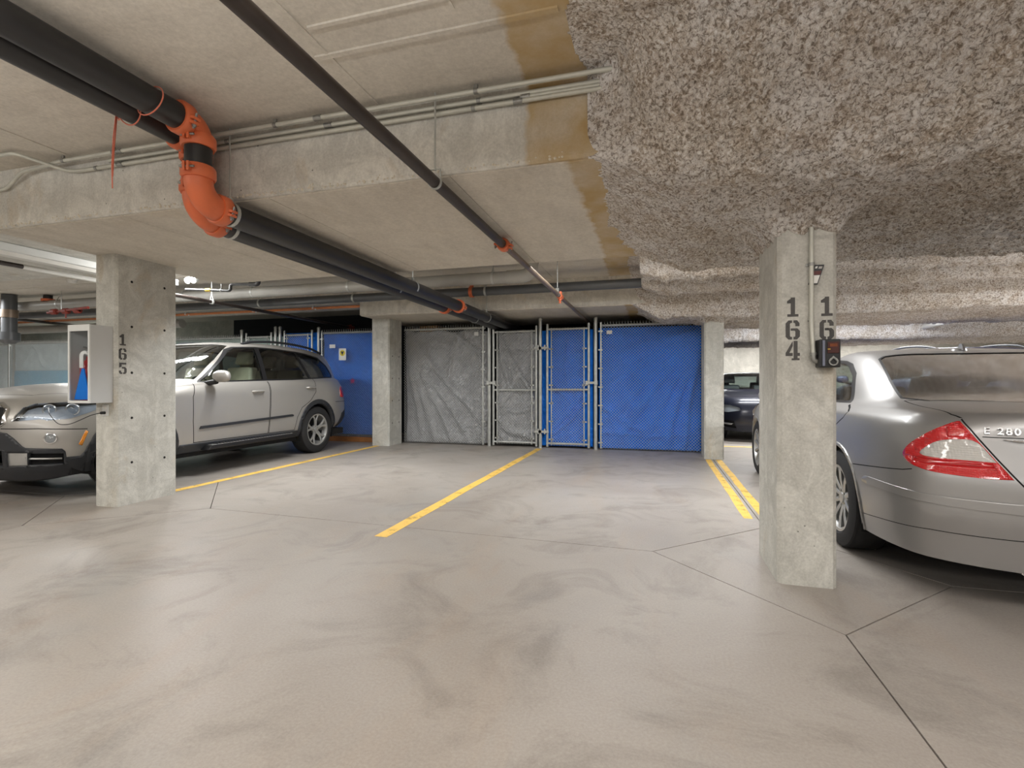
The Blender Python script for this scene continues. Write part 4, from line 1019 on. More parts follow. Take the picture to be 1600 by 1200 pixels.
def suv_net():
    R = lambda xs, ys, zs: list(zip(xs, ys, zs if hasattr(zs, '__len__') else [zs]*len(xs)))
    return [
    R([3.70,3.68,3.57,3.34,2.93,2.3,1.6,.9,.35,-.2,-.74,-.95,-.98], [0,.45,.74,.86,.90,.90,.90,.90,.90,.90,.80,.45,0], [.20,.20,.22,.26,.29,.30,.30,.30,.31,.34,.38,.38,.38]),
    R([3.79,3.765,3.65,3.37,2.93,2.3,1.6,.9,.35,-.2,-.82,-1.02,-1.05], [0,.46,.77,.91,.942,.935,.935,.94,.948,.945,.84,.46,0], [.36,.36,.36,.38,.40,.40,.40,.40,.42,.44,.47,.47,.47]),
    R([3.81,3.785,3.675,3.39,2.93,2.3,1.6,.9,.35,-.2,-.86,-1.06,-1.09], [0,.46,.785,.93,.962,.952,.952,.957,.965,.955,.86,.46,0], .58),
    R([3.80,3.775,3.655,3.36,2.93,2.3,1.6,.9,.35,-.2,-.86,-1.04,-1.07], [0,.46,.78,.93,.964,.958,.958,.962,.968,.955,.86,.46,0], [.74,.74,.75,.76,.77,.77,.77,.77,.78,.78,.78,.78,.78]),
    R([3.75,3.72,3.60,3.32,2.93,2.3,1.6,.9,.35,-.2,-.82,-.99,-1.02], [0,.46,.76,.905,.948,.956,.96,.962,.967,.945,.845,.46,0], [.87,.87,.88,.91,.94,.96,.97,.98,.98,.99,1.0,1.0,1.0]),
    R([3.64,3.61,3.48,3.24,2.93,2.30,1.6,.9,.35,-.2,-.77,-.94,-.98], [0,.46,.70,.815,.87,.91,.925,.93,.93,.905,.80,.45,0], [.975,.975,.975,.992,1.025,1.075,1.09,1.105,1.12,1.135,1.15,1.16,1.16]),
    R([3.05,3.03,2.94,2.82,2.64,2.2,1.6,.9,.35,-.2,-.75,-.93,-.965], [0,.42,.64,.735,.80,.877,.90,.905,.905,.88,.775,.44,0], [1.10,1.098,1.085,1.075,1.075,1.105,1.12,1.135,1.15,1.165,1.185,1.19,1.19]),
    R([2.45,2.43,2.35,2.25,2.14,1.98,1.6,.9,.35,-.2,-.72,-.92,-.95], [0,.4,.62,.72,.79,.848,.877,.885,.885,.86,.755,.44,0], [1.13,1.13,1.125,1.12,1.12,1.128,1.138,1.15,1.165,1.18,1.20,1.21,1.21]),
    R([2.00,1.98,1.92,1.84,1.75,1.62,1.36,.85,.33,-.2,-.66,-.86,-.89], [0,.37,.57,.67,.735,.78,.80,.807,.802,.78,.69,.42,0], [1.40,1.40,1.395,1.39,1.385,1.39,1.40,1.41,1.415,1.42,1.42,1.42,1.42]),
    R([1.50,1.48,1.42,1.36,1.30,1.22,1.05,.70,.28,-.2,-.58,-.75,-.78], [0,.33,.51,.59,.645,.675,.69,.695,.688,.665,.59,.40,0], [1.64,1.64,1.635,1.63,1.625,1.63,1.64,1.65,1.645,1.62,1.595,1.595,1.595]),
    R([1.30,1.28,1.22,1.16,1.1,1.04,.90,.62,.25,-.15,-.44,-.60,-.63], [0,.28,.43,.50,.545,.57,.58,.585,.578,.555,.48,.33,0], [1.675,1.675,1.675,1.675,1.675,1.68,1.685,1.69,1.685,1.67,1.65,1.645,1.645]),
    R([1.15,1.13,1.09,1.04,1.0,.95,.82,.56,.22,-.1,-.30,-.42,-.45], [0]*13, [1.70,1.70,1.70,1.70,1.70,1.705,1.71,1.715,1.71,1.69,1.675,1.67,1.67])]
m_suv = paint('warm_silver_paint', srgb(172,169,164), .38, .5)
def make_suv(name, label, loc, rz, m_paint, full=True):
    t = thing(name, label, 'car', loc, rz); c = Car(t, suv_net(), m_paint); half = c.full
    WB = 2.933; r = .372
    fr = lambda cc, n: cc[0] > 2.6; arch = lambda cc, n: cc[1] > .55 and cc[2] < 1.0
    for x in (0, WB):
        ins, c.rem = cut(c.rem, circ(x, r+.01, .405), SIDE, arch)
        ins, c.rem = cut(c.rem, circ(x, r+.01, .475), SIDE, arch); c.part('arch_trim', [P for P in ins], m_trim, off=.010, skirt=.05, both=True)
    lining_src, _ = [], None
    # glass
    win = [('front_window', [(2.06,1.135),(1.95,1.20),(1.50,1.545),(1.40,1.585),(1.10,1.60),(1.10,1.165),(1.6,1.15)], m_glass),
           ('rear_window', [(1.02,1.168),(1.02,1.602),(.62,1.60),(.30,1.585),(.12,1.195),(.5,1.18)], m_glass_dark),
           ('quarter_window', [(.07,1.20),(.25,1.58),(.02,1.565),(-.28,1.52),(-.46,1.40),(-.56,1.26),(-.54,1.225),(-.3,1.215)], m_glass_dark)]
    for n, o, m in win:
        ins, c.rem = cut(c.rem, o, SIDE, lambda cc, nn: nn[1] > .3); c.part(n, ins, m, off=-.004, both=True)
        c.holes.append((o, SIDE, lambda cc, nn: nn[1] > .3))
    dlo = [(2.12,1.115),(2.0,1.19),(1.52,1.565),(1.40,1.605),(1.06,1.625),(.62,1.622),(.20,1.605),(.0,1.588),(-.30,1.543),(-.49,1.41),(-.595,1.25),(-.565,1.205),(-.3,1.195),(.5,1.16),(1.1,1.145),(1.6,1.13)]
    ins, c.rem = cut(c.rem, dlo, SIDE, lambda cc, nn: nn[1] > .3); c.part('window_frame', ins, m_black_plastic, off=0, both=True)
    wsh = [(2.40,-.0),(2.38,.36),(2.24,.64),(2.10,.76),(1.75,.70),(1.42,.575),(1.44,.5),(1.49,.3),(1.51,0)]
    up = lambda cc, nn: nn[2] > .2 and nn[0] > .15 and cc[2] > 1.05
    ins, c.rem = cut(c.rem, wsh, TOP, up); c.part('windscreen', ins, m_glass, off=-.004); c.holes.append((wsh, TOP, up))
    rw = [(0,1.25),(.46,1.25),(.66,1.26),(.60,1.5),(.52,1.56),(0,1.57)]
    bk = lambda cc, nn: nn[0] < -.3 and cc[0] < 0
    ins, c.rem = cut(c.rem, rw, FRONT, bk); c.part('tailgate_window', ins, m_glass_dark, off=-.004); c.holes.append((rw, FRONT, bk))
    # lamps, grille, bumper cladding at the front
    fl = lambda cc, n: cc[0] > 2.7 and n[0]+n[1] > .1
    FR_OUT = SUV_FRONT
    for key, m, off, sk, both in FR_OUT:
        for o in SUV_O[key]:
            ins, c.rem = cut(c.rem, o, OBF, fl); c.part(key, ins, m, off=off, skirt=sk, both=both) if ins else None
            if key == 'headlamp': c.holes.append((o, OBF, fl)); c.part('lamp_housing', ins, m_housing, off=-.05, both=True)
    c.gap(SUV_SEAM, .008, OBF, fl)
    # tail lamps, rear bumper
    rl = lambda cc, n: cc[0] < -.3
    ins, c.rem = cut(c.rem, [(-.02,.90),(.22,.86),(.24,1.02),(.10,1.10),(-.02,1.08)], OBR, lambda cc, n: False)
    ins, c.rem = cut(c.rem, [(-.66,.885),(-.74,.87),(-1.2,.88),(-1.2,1.06),(-.72,1.055),(-.665,1.0)], SIDE, lambda cc, n: cc[0] < -.5 and cc[1] > .52); c.part('tail_lamp', ins, m_red_plain, off=.006, skirt=.02, both=True)
    ins, c.rem = cut(c.rem, [(-.44,.2),(-.60,.44),(-.70,.60),(-.86,.66),(-1.3,.66),(-1.3,.2)], SIDE, rl); c.part('rear_bumper', ins, m_trim, off=.006, skirt=.03)
    c.gap([(-.49,.80),(-.68,.80),(-1.3,.79)], .008, SIDE, rl)
    # sill, doors
    ins, c.rem = cut(c.rem, [(2.50,.2),(2.44,.40),(.47,.40),(.42,.2)], SIDE, onside); c.part('sill_trim', ins, m_trim, off=.012, skirt=.03, both=True)
    fd = [(2.22,1.10),(2.28,.95),(2.28,.66),(2.26,.41),(1.08,.41),(1.06,.8),(1.055,1.13)]
    rd = [(1.04,1.135),(1.045,.8),(1.065,.41),(.55,.41),(.50,.60),(.40,.74),(.20,.84),(.06,.98),(.03,1.19)]
    for n, o in (('front_door', fd), ('rear_door', rd)):
        c.gap(o, .009, SIDE, onside); ins, c.rem = cut(c.rem, o, SIDE, onside); c.part(n, ins, m_paint, off=0, both=True)
    hood = [(3.585,0),(3.56,.44),(3.40,.66),(2.9,.775),(2.45,.83),(2.30,.84)]
    c.gap(hood, .008, TOP, lambda cc, nn: nn[2] > .3 and cc[0] > 2.1)
    ins, c.rem = cut(c.rem, [(2.46,0),(2.46,.4),(2.30,.66),(2.18,.79),(2.30,.84),(2.45,.83),(2.9,.775),(3.40,.66),(3.56,.44),(3.585,0)], TOP, lambda cc, nn: nn[2] > .3 and cc[0] > 2.1); c.part('bonnet', ins, m_paint)
    # lining without the glass openings
    L = half
    for o, ax, cd in c.holes: _, L = cut(L, o, ax, cd)
    for x in (0, WB): _, L = cut(L, circ(x, r+.01, .42), SIDE, arch)
    c.full_left = L; c.finish()
    # wheels
    for x in (0, WB):
        for s in (1, -1):
            w, P, hc = wheel(t, x, s*.825, r, .255, .245, 'star', s)
            wheel_well(t, x, .42, r, s*.45, s*.93)
    b = MB(); b.box((-.8, -.86, .24), (3.5, .86, .34)); lmesh('underbody', b, m_cavity, t)
    if not full: return t
    for s in (1, -1):
        # mirrors
        b = MB(); n = 14; rings = []
        for (yy, sc) in ((.0, .35), (.02, .8), (.07, 1), (.14, 1.0), (.19, .82), (.215, .35)):
            rings.append([(1.99+.055*sc*math.cos(a)*(1 if math.cos(a) < 0 else 1.35)-.05*yy, s*(.965+yy), 1.195+.075*sc*math.sin(a)) for a in [2*PI*k/n for k in range(n)]])
        vs = [p for rg in rings for p in rg]; fs = [(i*n+j, i*n+(j+1) % n, (i+1)*n+(j+1) % n, (i+1)*n+j) for i in range(len(rings)-1) for j in range(n)]+[tuple(range(n)), tuple((len(rings)-1)*n+j for j in range(n))]
        b.add(vs, fs); mo = lmesh('mirror', b, m_paint, t, smooth=.9, fixn=True)
        b = MB(); b.tube([(2.02, s*.86, 1.10), (2.01, s*.94, 1.12), (2.0, s*1.01, 1.13)], [.035, .032, .03], 10); lmesh('mirror_foot', b, m_black_plastic, mo, smooth=.7)
        # handles
        for x, z in ((1.28, 1.0), (.19, 1.045)):
            b = MB(); b.tube([(x-.10, s*.957, z), (x-.08, s*.985, z+.004), (x+.08, s*.985, z), (x+.10, s*.957, z-.004)], [.012, .015, .015, .012], 10); lmesh('door_handle', b, m_paint, t, smooth=.7)
        b = MB(); b.prism([(2.20, s*.952, .565), (2.18, s*.952, .598), (.62, s*.953, .652), (.58, s*.953, .637), (.6, s*.953, .62)], (0, s*.018, 0)); lmesh('side_moulding', b, m_trim, t, fixn=True)
        b = MB(); b.prism([(2.15, s*.90, .31), (2.1, s*.90, .362), (.66, s*.90, .375), (.58, s*.90, .32)], (0, s*.13, 0)); so = lmesh('running_board', b, m_black_plastic, t, fixn=True, bevel=.012)
        b = MB(); b.prism([(2.08, s*.955, .3625), (.68, s*.955, .3755), (.68, s*1.02, .3755), (2.08, s*1.02, .3625)], (0, 0, .006))
        lmesh('tread_plate', b, m_alloy, so, fixn=True)
        for k in range(28):
            xx = .72+k*.047; zz = .3685+.013*(2.08-xx)/1.4; lmesh('tread_rib', MB().box((xx, s*.985-.03, zz), (xx+.018, s*.985+.038, zz+.012)), m_trim, so)
        b = MB(); rail = [(1.20, s*.60, 1.655), (1.05, s*.605, 1.70), (.6, s*.61, 1.735), (.1, s*.605, 1.725), (-.3, s*.585, 1.69), (-.5, s*.565, 1.645)]
        b.tube(rounded(rail, .3, 4), .018, 10)
        ro = lmesh('roof_rail', b, m_trim if s > 0 else m_trim, t, smooth=.7)
        for p in (rail[0], rail[-1]):
            b = MB(); b.lathe((p[0]-.03, p[1], p[2]-.04), (0, 0, 1), [(0, .035), (.03, .028), (.05, .012)], 10); lmesh('rail_foot', b, m_trim, ro, smooth=.7)
    # fog lamp, head lamp insides
    for s in (1, -1):
        for (q, rr, n) in SUV_BULBS:
            p = Vector((q[0], s*q[1], q[2])); ax = Vector((.80, s*.6, .0)); p = p+ax*(.014 if 'fog' in n else .022); b = MB(); b.lathe(p-ax*.01, ax, [(-.05, .01), (-.02, rr*.8), (.0, rr), (.006, rr), (.008, rr*.82), (-.01, rr*.6), (-.02, .001)], 20); lo = lmesh(n, b, m_chrome, t, smooth=.7)
            b = MB(); b.lathe(p-ax*.012, ax, [(.0, rr*.8), (.014, rr*.55), (.018, .001)], 18); lmesh('lens', b, m_lens, lo, smooth=4)
    for s in (1, -1): seat(t, 1.05, s*.38, .62)
    for y in (-.45, 0, .45): seat(t, .12, y, .64, .46, .58)
    b = MB(); b.box((1.7, -.78, .78), (2.12, .78, 1.08)); lmesh('dashboard', b, m_trim, t, bevel=.05, seg=3)
    b = MB(); b.lathe((1.62, .38, 1.02), (-.9, 0, .43), [(-.012, .19), (0, .178), (.012, .19), (0, .202)], 28, closed=True); b.box((1.62, .36, .84), (1.66, .40, 1.02)); lmesh('steering_wheel', b, m_black_plastic, t, smooth=.7)
    b = MB(); b.box((-.7, -.80, .50), (2.2, .80, .56)); lmesh('cabin_floor', b, m_cavity, t)
    return t
suv = make_suv('silver_suv', 'silver SUV parked nose out behind the pillar stencilled 165', (-6.165, 6.95, 0), -PI/2, m_suv)
# ---- silver sedan at right
def sedan_net():
    R = lambda xs, ys, zs: list(zip(xs, ys, zs if hasattr(zs, '__len__') else [zs]*len(xs)))
    return [
    R([3.58,3.56,3.45,3.20,2.854,2.2,1.5,.8,.2,-.35,-.80,-1.03,-1.07], [0,.42,.70,.82,.85,.85,.85,.85,.86,.855,.78,.43,0], [.19,.19,.2,.2,.2,.2,.2,.2,.20,.21,.215,.22,.22]),
    R([3.66,3.64,3.52,3.25,2.854,2.2,1.5,.8,.2,-.35,-.82,-1.06,-1.10], [0,.44,.73,.86,.89,.885,.885,.885,.895,.88,.80,.44,0], [.33,.33,.33,.33,.33,.33,.33,.33,.33,.33,.34,.35,.35]),
    R([3.68,3.66,3.54,3.27,2.854,2.2,1.5,.8,.2,-.35,-.86,-1.09,-1.135], [0,.44,.74,.875,.91,.90,.90,.90,.91,.892,.812,.44,0], .48),
    R([3.66,3.64,3.52,3.26,2.854,2.2,1.5,.8,.2,-.35,-.865,-1.085,-1.13], [0,.44,.73,.87,.905,.905,.908,.908,.912,.89,.81,.44,0], [.62,.62,.62,.62,.62,.62,.62,.62,.62,.615,.61,.61,.61]),
    R([3.60,3.58,3.46,3.22,2.854,2.2,1.5,.8,.2,-.35,-.835,-1.045,-1.085], [0,.44,.71,.85,.897,.902,.906,.906,.906,.88,.795,.44,0], [.75,.75,.755,.76,.77,.775,.775,.775,.775,.775,.775,.775,.775]),
    R([3.50,3.48,3.36,3.13,2.8,2.2,1.5,.8,.2,-.35,-.80,-1.02,-1.06], [0,.43,.66,.785,.845,.868,.875,.878,.876,.845,.765,.435,0], [.82,.82,.83,.85,.868,.888,.895,.90,.905,.905,.90,.90,.90]),
    R([3.2,3.18,3.08,2.9,2.65,2.15,1.5,.8,.2,-.32,-.745,-.985,-1.03], [0,.4,.6,.7,.765,.81,.832,.838,.832,.793,.715,.425,0], [.885,.885,.88,.88,.89,.91,.925,.932,.94,.948,.952,.96,.962]),
    R([2.1,2.08,2.0,1.92,1.84,1.75,1.45,.82,.32,-.02,-.28,-.47,-.53], [0,.4,.58,.66,.72,.768,.795,.802,.79,.755,.68,.42,0], [.97,.97,.965,.96,.955,.955,.952,.96,.97,.985,.995,1.0,1.0]),
    R([1.62,1.6,1.53,1.46,1.4,1.32,1.15,.78,.46,.25,.09,-.03,-.07], [0,.37,.53,.60,.65,.685,.70,.705,.692,.66,.595,.38,0], [1.19,1.19,1.185,1.18,1.175,1.17,1.17,1.18,1.185,1.185,1.18,1.18,1.18]),
    R([1.15,1.13,1.08,1.03,.98,.94,.88,.76,.64,.53,.45,.39,.37], [0,.33,.47,.52,.555,.575,.585,.59,.58,.555,.505,.34,0], [1.35,1.35,1.34,1.335,1.33,1.325,1.33,1.335,1.335,1.33,1.33,1.335,1.335]),
    R([1.05,1.04,1.0,.97,.93,.9,.85,.75,.68,.62,.58,.54,.53], [0,.27,.39,.43,.46,.475,.485,.49,.48,.46,.42,.28,0], [1.36,1.36,1.357,1.355,1.355,1.355,1.357,1.36,1.357,1.355,1.353,1.355,1.355]),
    R([.98,.97,.95,.92,.9,.87,.83,.75,.72,.68,.66,.64,.63], [0]*13, [1.375,1.375,1.375,1.375,1.375,1.376,1.377,1.377,1.375,1.373,1.372,1.37,1.37])]
m_sedan = paint('cool_silver_paint', srgb(160,159,158), .37, .58)
SED_LOC = (2.085, 3.93, 0); SED_ROT = PI/2
def make_sedan(name, label, loc, rz, m_paint, dark=False):
    t = thing(name, label, 'car', loc, rz); c = Car(t, sedan_net(), m_paint); half = c.full; WB = 2.854; r = .327
    arch = lambda cc, n: cc[1] > .5 and cc[2] < .9
    for x in (0, WB):
        ins, c.rem = cut(c.rem, circ(x, r, .362), SIDE, arch)
        ins, c.rem = cut(c.rem, circ(x, r, .385), SIDE, arch); c.part('arch_lip', ins, m_paint, off=.006, skirt=.05, both=True)
    sd = lambda cc, nn: nn[1] > .3
    win = [('rear_window', [(.145,.985),(.335,1.158),(.50,1.230),(.62,1.258),(.87,1.277),(.895,.972),(.5,.976)], m_glass if not dark else m_glass_dark),
           ('front_window', [(.94,.972),(.915,1.277),(1.04,1.272),(1.16,1.235),(1.62,1.03),(1.70,.972)], m_glass)]
    for n, o, m in win:
        ins, c.rem = cut(c.rem, o, SIDE, sd); c.part(n, ins, m, off=-.003, both=True); c.holes.append((o, SIDE, sd))
    ins, c.rem = cut(c.rem, [(.09,.968),(.10,.99),(.31,1.18),(.48,1.255),(.62,1.282),(.90,1.302),(1.06,1.296),(1.2,1.25),(1.68,1.035),(1.80,.968),(1.78,.958),(.8,.958)], SIDE, sd); c.part('window_frame', ins, m_black_plastic, both=True)
    up = lambda cc, nn: nn[2] > .15 and nn[0] < -.03 and cc[0] < .6 and cc[2] > .98
    rwin = [(-.535,0),(-.525,.2),(-.41,.54),(-.275,.622),(-.03,.590),(.30,.528),(.325,.49),(.295,.2),(.285,0)]
    ins, c.rem = cut(c.rem, rwin, TOP, up); c.part('rear_windscreen', ins, m_glass if dark else m_glass_pale, off=-.003); c.holes.append((rwin, TOP, up))
    ins, c.rem = cut(c.rem, [(-.548,0),(-.538,.205),(-.42,.552),(-.285,.637),(-.03,.604),(.31,.541),(.34,.50),(.310,.2),(.30,0)], TOP, up); c.part('window_seal', ins, m_black_plastic, off=.001)
    fw = [(2.05,0),(2.03,.36),(1.90,.60),(1.80,.67),(1.5,.62),(1.15,.53),(1.12,.48),(1.165,.3),(1.18,0)]
    upf = lambda cc, nn: nn[2] > .15 and nn[0] > .1 and cc[2] > .93
    ins, c.rem = cut(c.rem, fw, TOP, upf); c.part('windscreen', ins, m_glass, off=-.003); c.holes.append((fw, TOP, upf))
    # tail lamps, boot lid, bumper
    rl = lambda cc, n: cc[0] < -.3 and n[0]+.6*n[1] < .75
    inner = [(.047,.748),(.103,.803),(.153,.824),(.263,.833),(.337,.729),(.26,.731),(.083,.732)]
    outer = [(-.04,.73),(-.006,.785),(.087,.86),(.18,.914),(.197,.915),(.234,.876),(.328,.748),(.396,.656),(.301,.652),(.107,.661),(.004,.687)]
    seam = [(.20,.925),(.240,.880),(.335,.75),(.43,.625)]
    ins, c.rem = cut(c.rem, soft(inner, (4,)), OBR, rl); c.part('reversing_lens', ins, m_white_lens, off=.004, skirt=.01, both=True)
    ins, c.rem = cut(c.rem, [(.02,.726),(.325,.726),(.335,.704),(.02,.702)], OBR, rl); c.part('lamp_band', ins, m_red_plain, off=.003, skirt=.01, both=True)
    ins, c.rem = cut(c.rem, [(.15,.885),(.18,.903),(.20,.903),(.247,.845),(.16,.842)], OBR, rl); c.part('brake_lens', ins, m_red, off=.005, skirt=.01, both=True)
    ins, c.rem = cut(c.rem, soft(outer, (4, 7)), OBR, rl); c.part('tail_lamp', ins, m_red, off=.004, skirt=.015, both=True)
    back = lambda cc, n: cc[0] < -.3 and n[0] < -.15 and cc[1] < .80
    c.gap(seam+[(.445,.60),(.9,.585)], .006, OBR, back)
    top = lambda cc, n: n[2] > .35 and cc[0] < -.2
    c.gap([(-.56,.0),(-.47,.40),(-.34,.640),(-.60,.655),(-.86,.648),(-.97,.60)], .006, TOP, lambda cc, n: n[2] > .5 and cc[0] < -.2 and cc[2] > .93)
    b1, c.rem = cut(c.rem, [(.35,.836),(.9,.838),(.9,.822),(.40,.826)], OBR, back); c.part('boot_handle', b1, m_chrome, off=.012, skirt=.02, label='chrome boot handle strip')
    c.gap([(.285,.846),(.9,.848)], .004, OBR, back)
    lid1, c.rem = cut(c.rem, [(.155,1.0),(.155,.96)]+seam+[(.445,.60),(.9,.585),(.9,1.0)], OBR, back)
    lid2, c.rem = cut(c.rem, [(-.56,0),(-.47,.40),(-.34,.640),(-.86,.648),(-1.05,.60),(-1.3,.4),(-1.3,0)], TOP, lambda cc, n: n[2] > .3 and cc[0] < -.25 and cc[2] > .9)
    c.part('boot_lid', lid1+lid2, m_paint)
    obr = lambda cc, n: cc[0] < .1 and cc[1] > -.1 and cc[2] < .72 and n[1]-n[0] > .15
    c.gap([(-.57,.582),(-.12,.636),(-.03,.648),(.02,.66)], .005, OBR, obr)
    ins, c.rem = cut(c.rem, [(-.335,.53),(-.31,.552),(-.27,.556),(.11,.548),(.427,.550),(.85,.552),(.85,.500),(.427,.500),(.11,.506),(-.28,.512),(-.325,.516)], OBR, obr); c.part('bumper_strip', ins, m_paint, off=.007, skirt=.02)
    c.gap([(-.38,.312),(-.2,.335),(.099,.366),(.421,.376),(.85,.378)], .004, OBR, obr)
    # doors
    rd = [(.06,.957),(-.02,.940),(-.085,.918),(-.06,.875),(.06,.80),(.25,.70),(.37,.55),(.43,.40),(.45,.26),(.915,.26),(.91,.95)]
    fd = [(.925,.95),(.93,.26),(2.0,.26),(2.05,.5),(2.02,.8),(1.86,.94)]
    for n, o in (('rear_door', rd), ('front_door', fd)):
        c.gap(o, .008, SIDE, onside); ins, c.rem = cut(c.rem, o, SIDE, onside); c.part(n, ins, m_paint, both=True)
    # front lamps, grille, air intakes
    fl = lambda cc, n: cc[0] > 2.5 and n[0]+n[1] > .1
    ins, c.rem = cut(c.rem, [(-1.86,.585),(-1.84,.665),(-1.74,.70),(-1.67,.68),(-1.70,.61),(-1.78,.575)], OBF, fl); c.part('turn_signal', ins, m_amber, off=.004, skirt=.02, both=True)
    c.holes.append(([(-2.20,.60),(-2.18,.655),(-2.0,.70),(-1.72,.712),(-1.64,.69),(-1.68,.60),(-1.80,.57),(-2.0,.565)], OBF, fl)); ins, c.rem = cut(c.rem, [(-2.20,.60),(-2.18,.655),(-2.0,.70),(-1.72,.712),(-1.64,.69),(-1.68,.60),(-1.80,.57),(-2.0,.565)], OBF, fl); c.part('headlamp', ins, m_lens, off=.005, skirt=.03, both=True); c.part('lamp_housing', ins, m_white_metal if dark else m_alloy, off=-.03, both=True)  # dark car's housings are white so its headlamps look lit
    ins, c.rem = cut(c.rem, [(-2.75,.50),(-2.38,.50),(-2.36,.60),(-2.40,.73),(-2.75,.74)], OBF, fl); c.part('grille', ins, m_chrome if dark else m_trim, off=-.01)
    ins, c.rem = cut(c.rem, [(-2.05,.325),(-1.86,.335),(-1.86,.362),(-2.08,.35)], OBF, fl); c.part('bumper_blade', ins, m_alloy, off=.008, skirt=.02, both=True)
    ins, c.rem = cut(c.rem, [(-2.12,.26),(-1.84,.29),(-1.86,.42),(-2.10,.40)], OBF, fl); c.part('air_intake', ins, m_cavity, off=-.02, both=True)
    L = half
    for o, ax, cd in c.holes: _, L = cut(L, o, ax, cd)
    for x in (0, WB): _, L = cut(L, circ(x, r, .38), SIDE, arch)
    c.full_left = L; c.finish()
    for x in (0, WB):
        for s in (1, -1):
            wheel(t, x, s*.79, r, .225, .218, 'ten', s); wheel_well(t, x, .372, r, s*.45, s*.87)
    b = MB(); b.box((-.7, -.80, .22), (3.4, .80, .30)); lmesh('underbody', b, m_cavity, t)
    b = MB(); b.cyl((-1.02, .42, .235), (-.8, .42, .24), .035, 14); lmesh('exhaust_pipe', b, m_chrome, t, smooth=.7)
    for s in (1, -1):
        for (a, y0, rr, n) in ((3.50, .60, .06, 'head_lamp_bulb'), (3.34, .74, .055, 'head_lamp_bulb')):
            p = Vector((a, s*y0, .645)); ax = Vector((.8, s*.6, 0)); b = MB(); b.lathe(p, ax, [(-.05, .01), (0, rr), (.006, rr), (.0, rr*.7), (-.02, .001)], 18); lmesh(n, b, m_chrome, t, smooth=.7)
        b = MB(); n = 12; rings = [[(1.72+.05*sc*math.cos(a), s*(.90+yy), .985+.06*sc*math.sin(a)) for a in [2*PI*k/n for k in range(n)]] for yy, sc in ((0, .4), (.03, .9), (.10, 1), (.16, .8), (.18, .3))]
        b.add([p for rg in rings for p in rg], [(i*n+j, i*n+(j+1) % n, (i+1)*n+(j+1) % n, (i+1)*n+j) for i in range(4) for j in range(n)]+[tuple(range(n)), tuple(4*n+j for j in range(n))]); mo = lmesh('mirror', b, m_paint, t, smooth=.9, fixn=True)
        lmesh('mirror_foot', MB().tube([(1.73, s*.80, .955), (1.72, s*.92, .965)], .03, 8), m_paint, mo)
        for x in (.12, 1.05):
            b = MB(); b.tube([(x-.09, s*.885, .80), (x-.07, s*.915, .803), (x+.07, s*.918, .80), (x+.09, s*.895, .797)], [.010, .013, .013, .010], 10); lmesh('door_handle', b, m_paint, t, smooth=.7)
        seat(t, 1.0, s*.36, .42, .5, .56, .22, m_trim); seat(t, .10, s*.36, .36, .5, .46, .24, m_trim)
    b = MB(); b.box((-.45, -.66, .90), (-.05, .66, .93)); lmesh('parcel_shelf', b, m_trim, t)
    b = MB(); b.box((1.45, -.70, .62), (1.95, .70, .93)); lmesh('dashboard', b, m_trim, t, bevel=.05, seg=3)
    b = MB(); b.box((-.6, -.74, .36), (2.0, .74, .40)); lmesh('cabin_floor', b, m_cavity, t)
    b = MB(); b.prism([(.50, -.006, 1.345), (.36, -.006, 1.338), (.375, -.006, 1.375), (.395, -.006, 1.388), (.41, -.006, 1.385), (.43, -.006, 1.362)], (0, .012, 0))
    b.lathe((.43, 0, 1.335), (0, 0, 1), [(0, .05), (.015, .045), (.024, .001)], 14); lmesh('aerial_fin', b, m_paint, t, smooth=.8, fixn=True)
    return t
sedan = make_sedan('silver_sedan', 'silver sedan seen from behind beside the near pillar at right', SED_LOC, SED_ROT, m_sedan)
# chrome model lettering on the boot lid
def lettering(txt, size, loc, rot, parent, m, depth=.003):
    cu = bpy.data.curves.new('lettering', 'FONT'); cu.body = txt; cu.size = size; cu.extrude = depth; cu.space_character = 1.25; cu.offset = .0006
    o = bpy.data.objects.new('lettering', cu); COL.objects.link(o); dg = bpy.context.evaluated_depsgraph_get()
    me = bpy.data.meshes.new_from_object(o.evaluated_get(dg)); bpy.data.objects.remove(o); me.materials.clear(); me.materials.append(m)
    q = link_mesh('lettering', me, parent); q.location = loc; q.rotation_euler = rot; return q
b0 = Vector((-.975, .572)); b1 = Vector((-1.036, .448)); ang = math.atan2(b1.y-b0.y, b1.x-b0.x)
lettering('E 280', .046, (-.984, .577, .862), (PI/2-.16, 0, ang), sedan, m_chrome, .004)
m_midnight = paint('midnight_paint', srgb(20,24,40), .38, .3)
dsedan = make_sedan('dark_sedan', 'dark blue sedan facing out, seen between the two pillars at right', (2.05, 13.98, 0), -PI/2, m_midnight, True)
# the same SUV body in dark blue, parked tail out behind the silver sedan
bsuv = copy_tree(suv); bsuv.name = 'blue_suv'; bsuv.location = (4.75, 9.85, 0); bsuv.rotation_euler = (0, 0, PI/2)
tag(bsuv, 'dark blue SUV, only its roof showing behind the silver sedan roof', 'car')
m_blue_paint = paint('dark_blue_paint', srgb(34,46,92), .38, .3)
for o in bsuv.children_recursive:
    if o.type == 'MESH' and o.data.materials and o.data.materials[0] == m_suv: o.material_slots[0].link = 'OBJECT'; o.material_slots[0].material = m_blue_paint
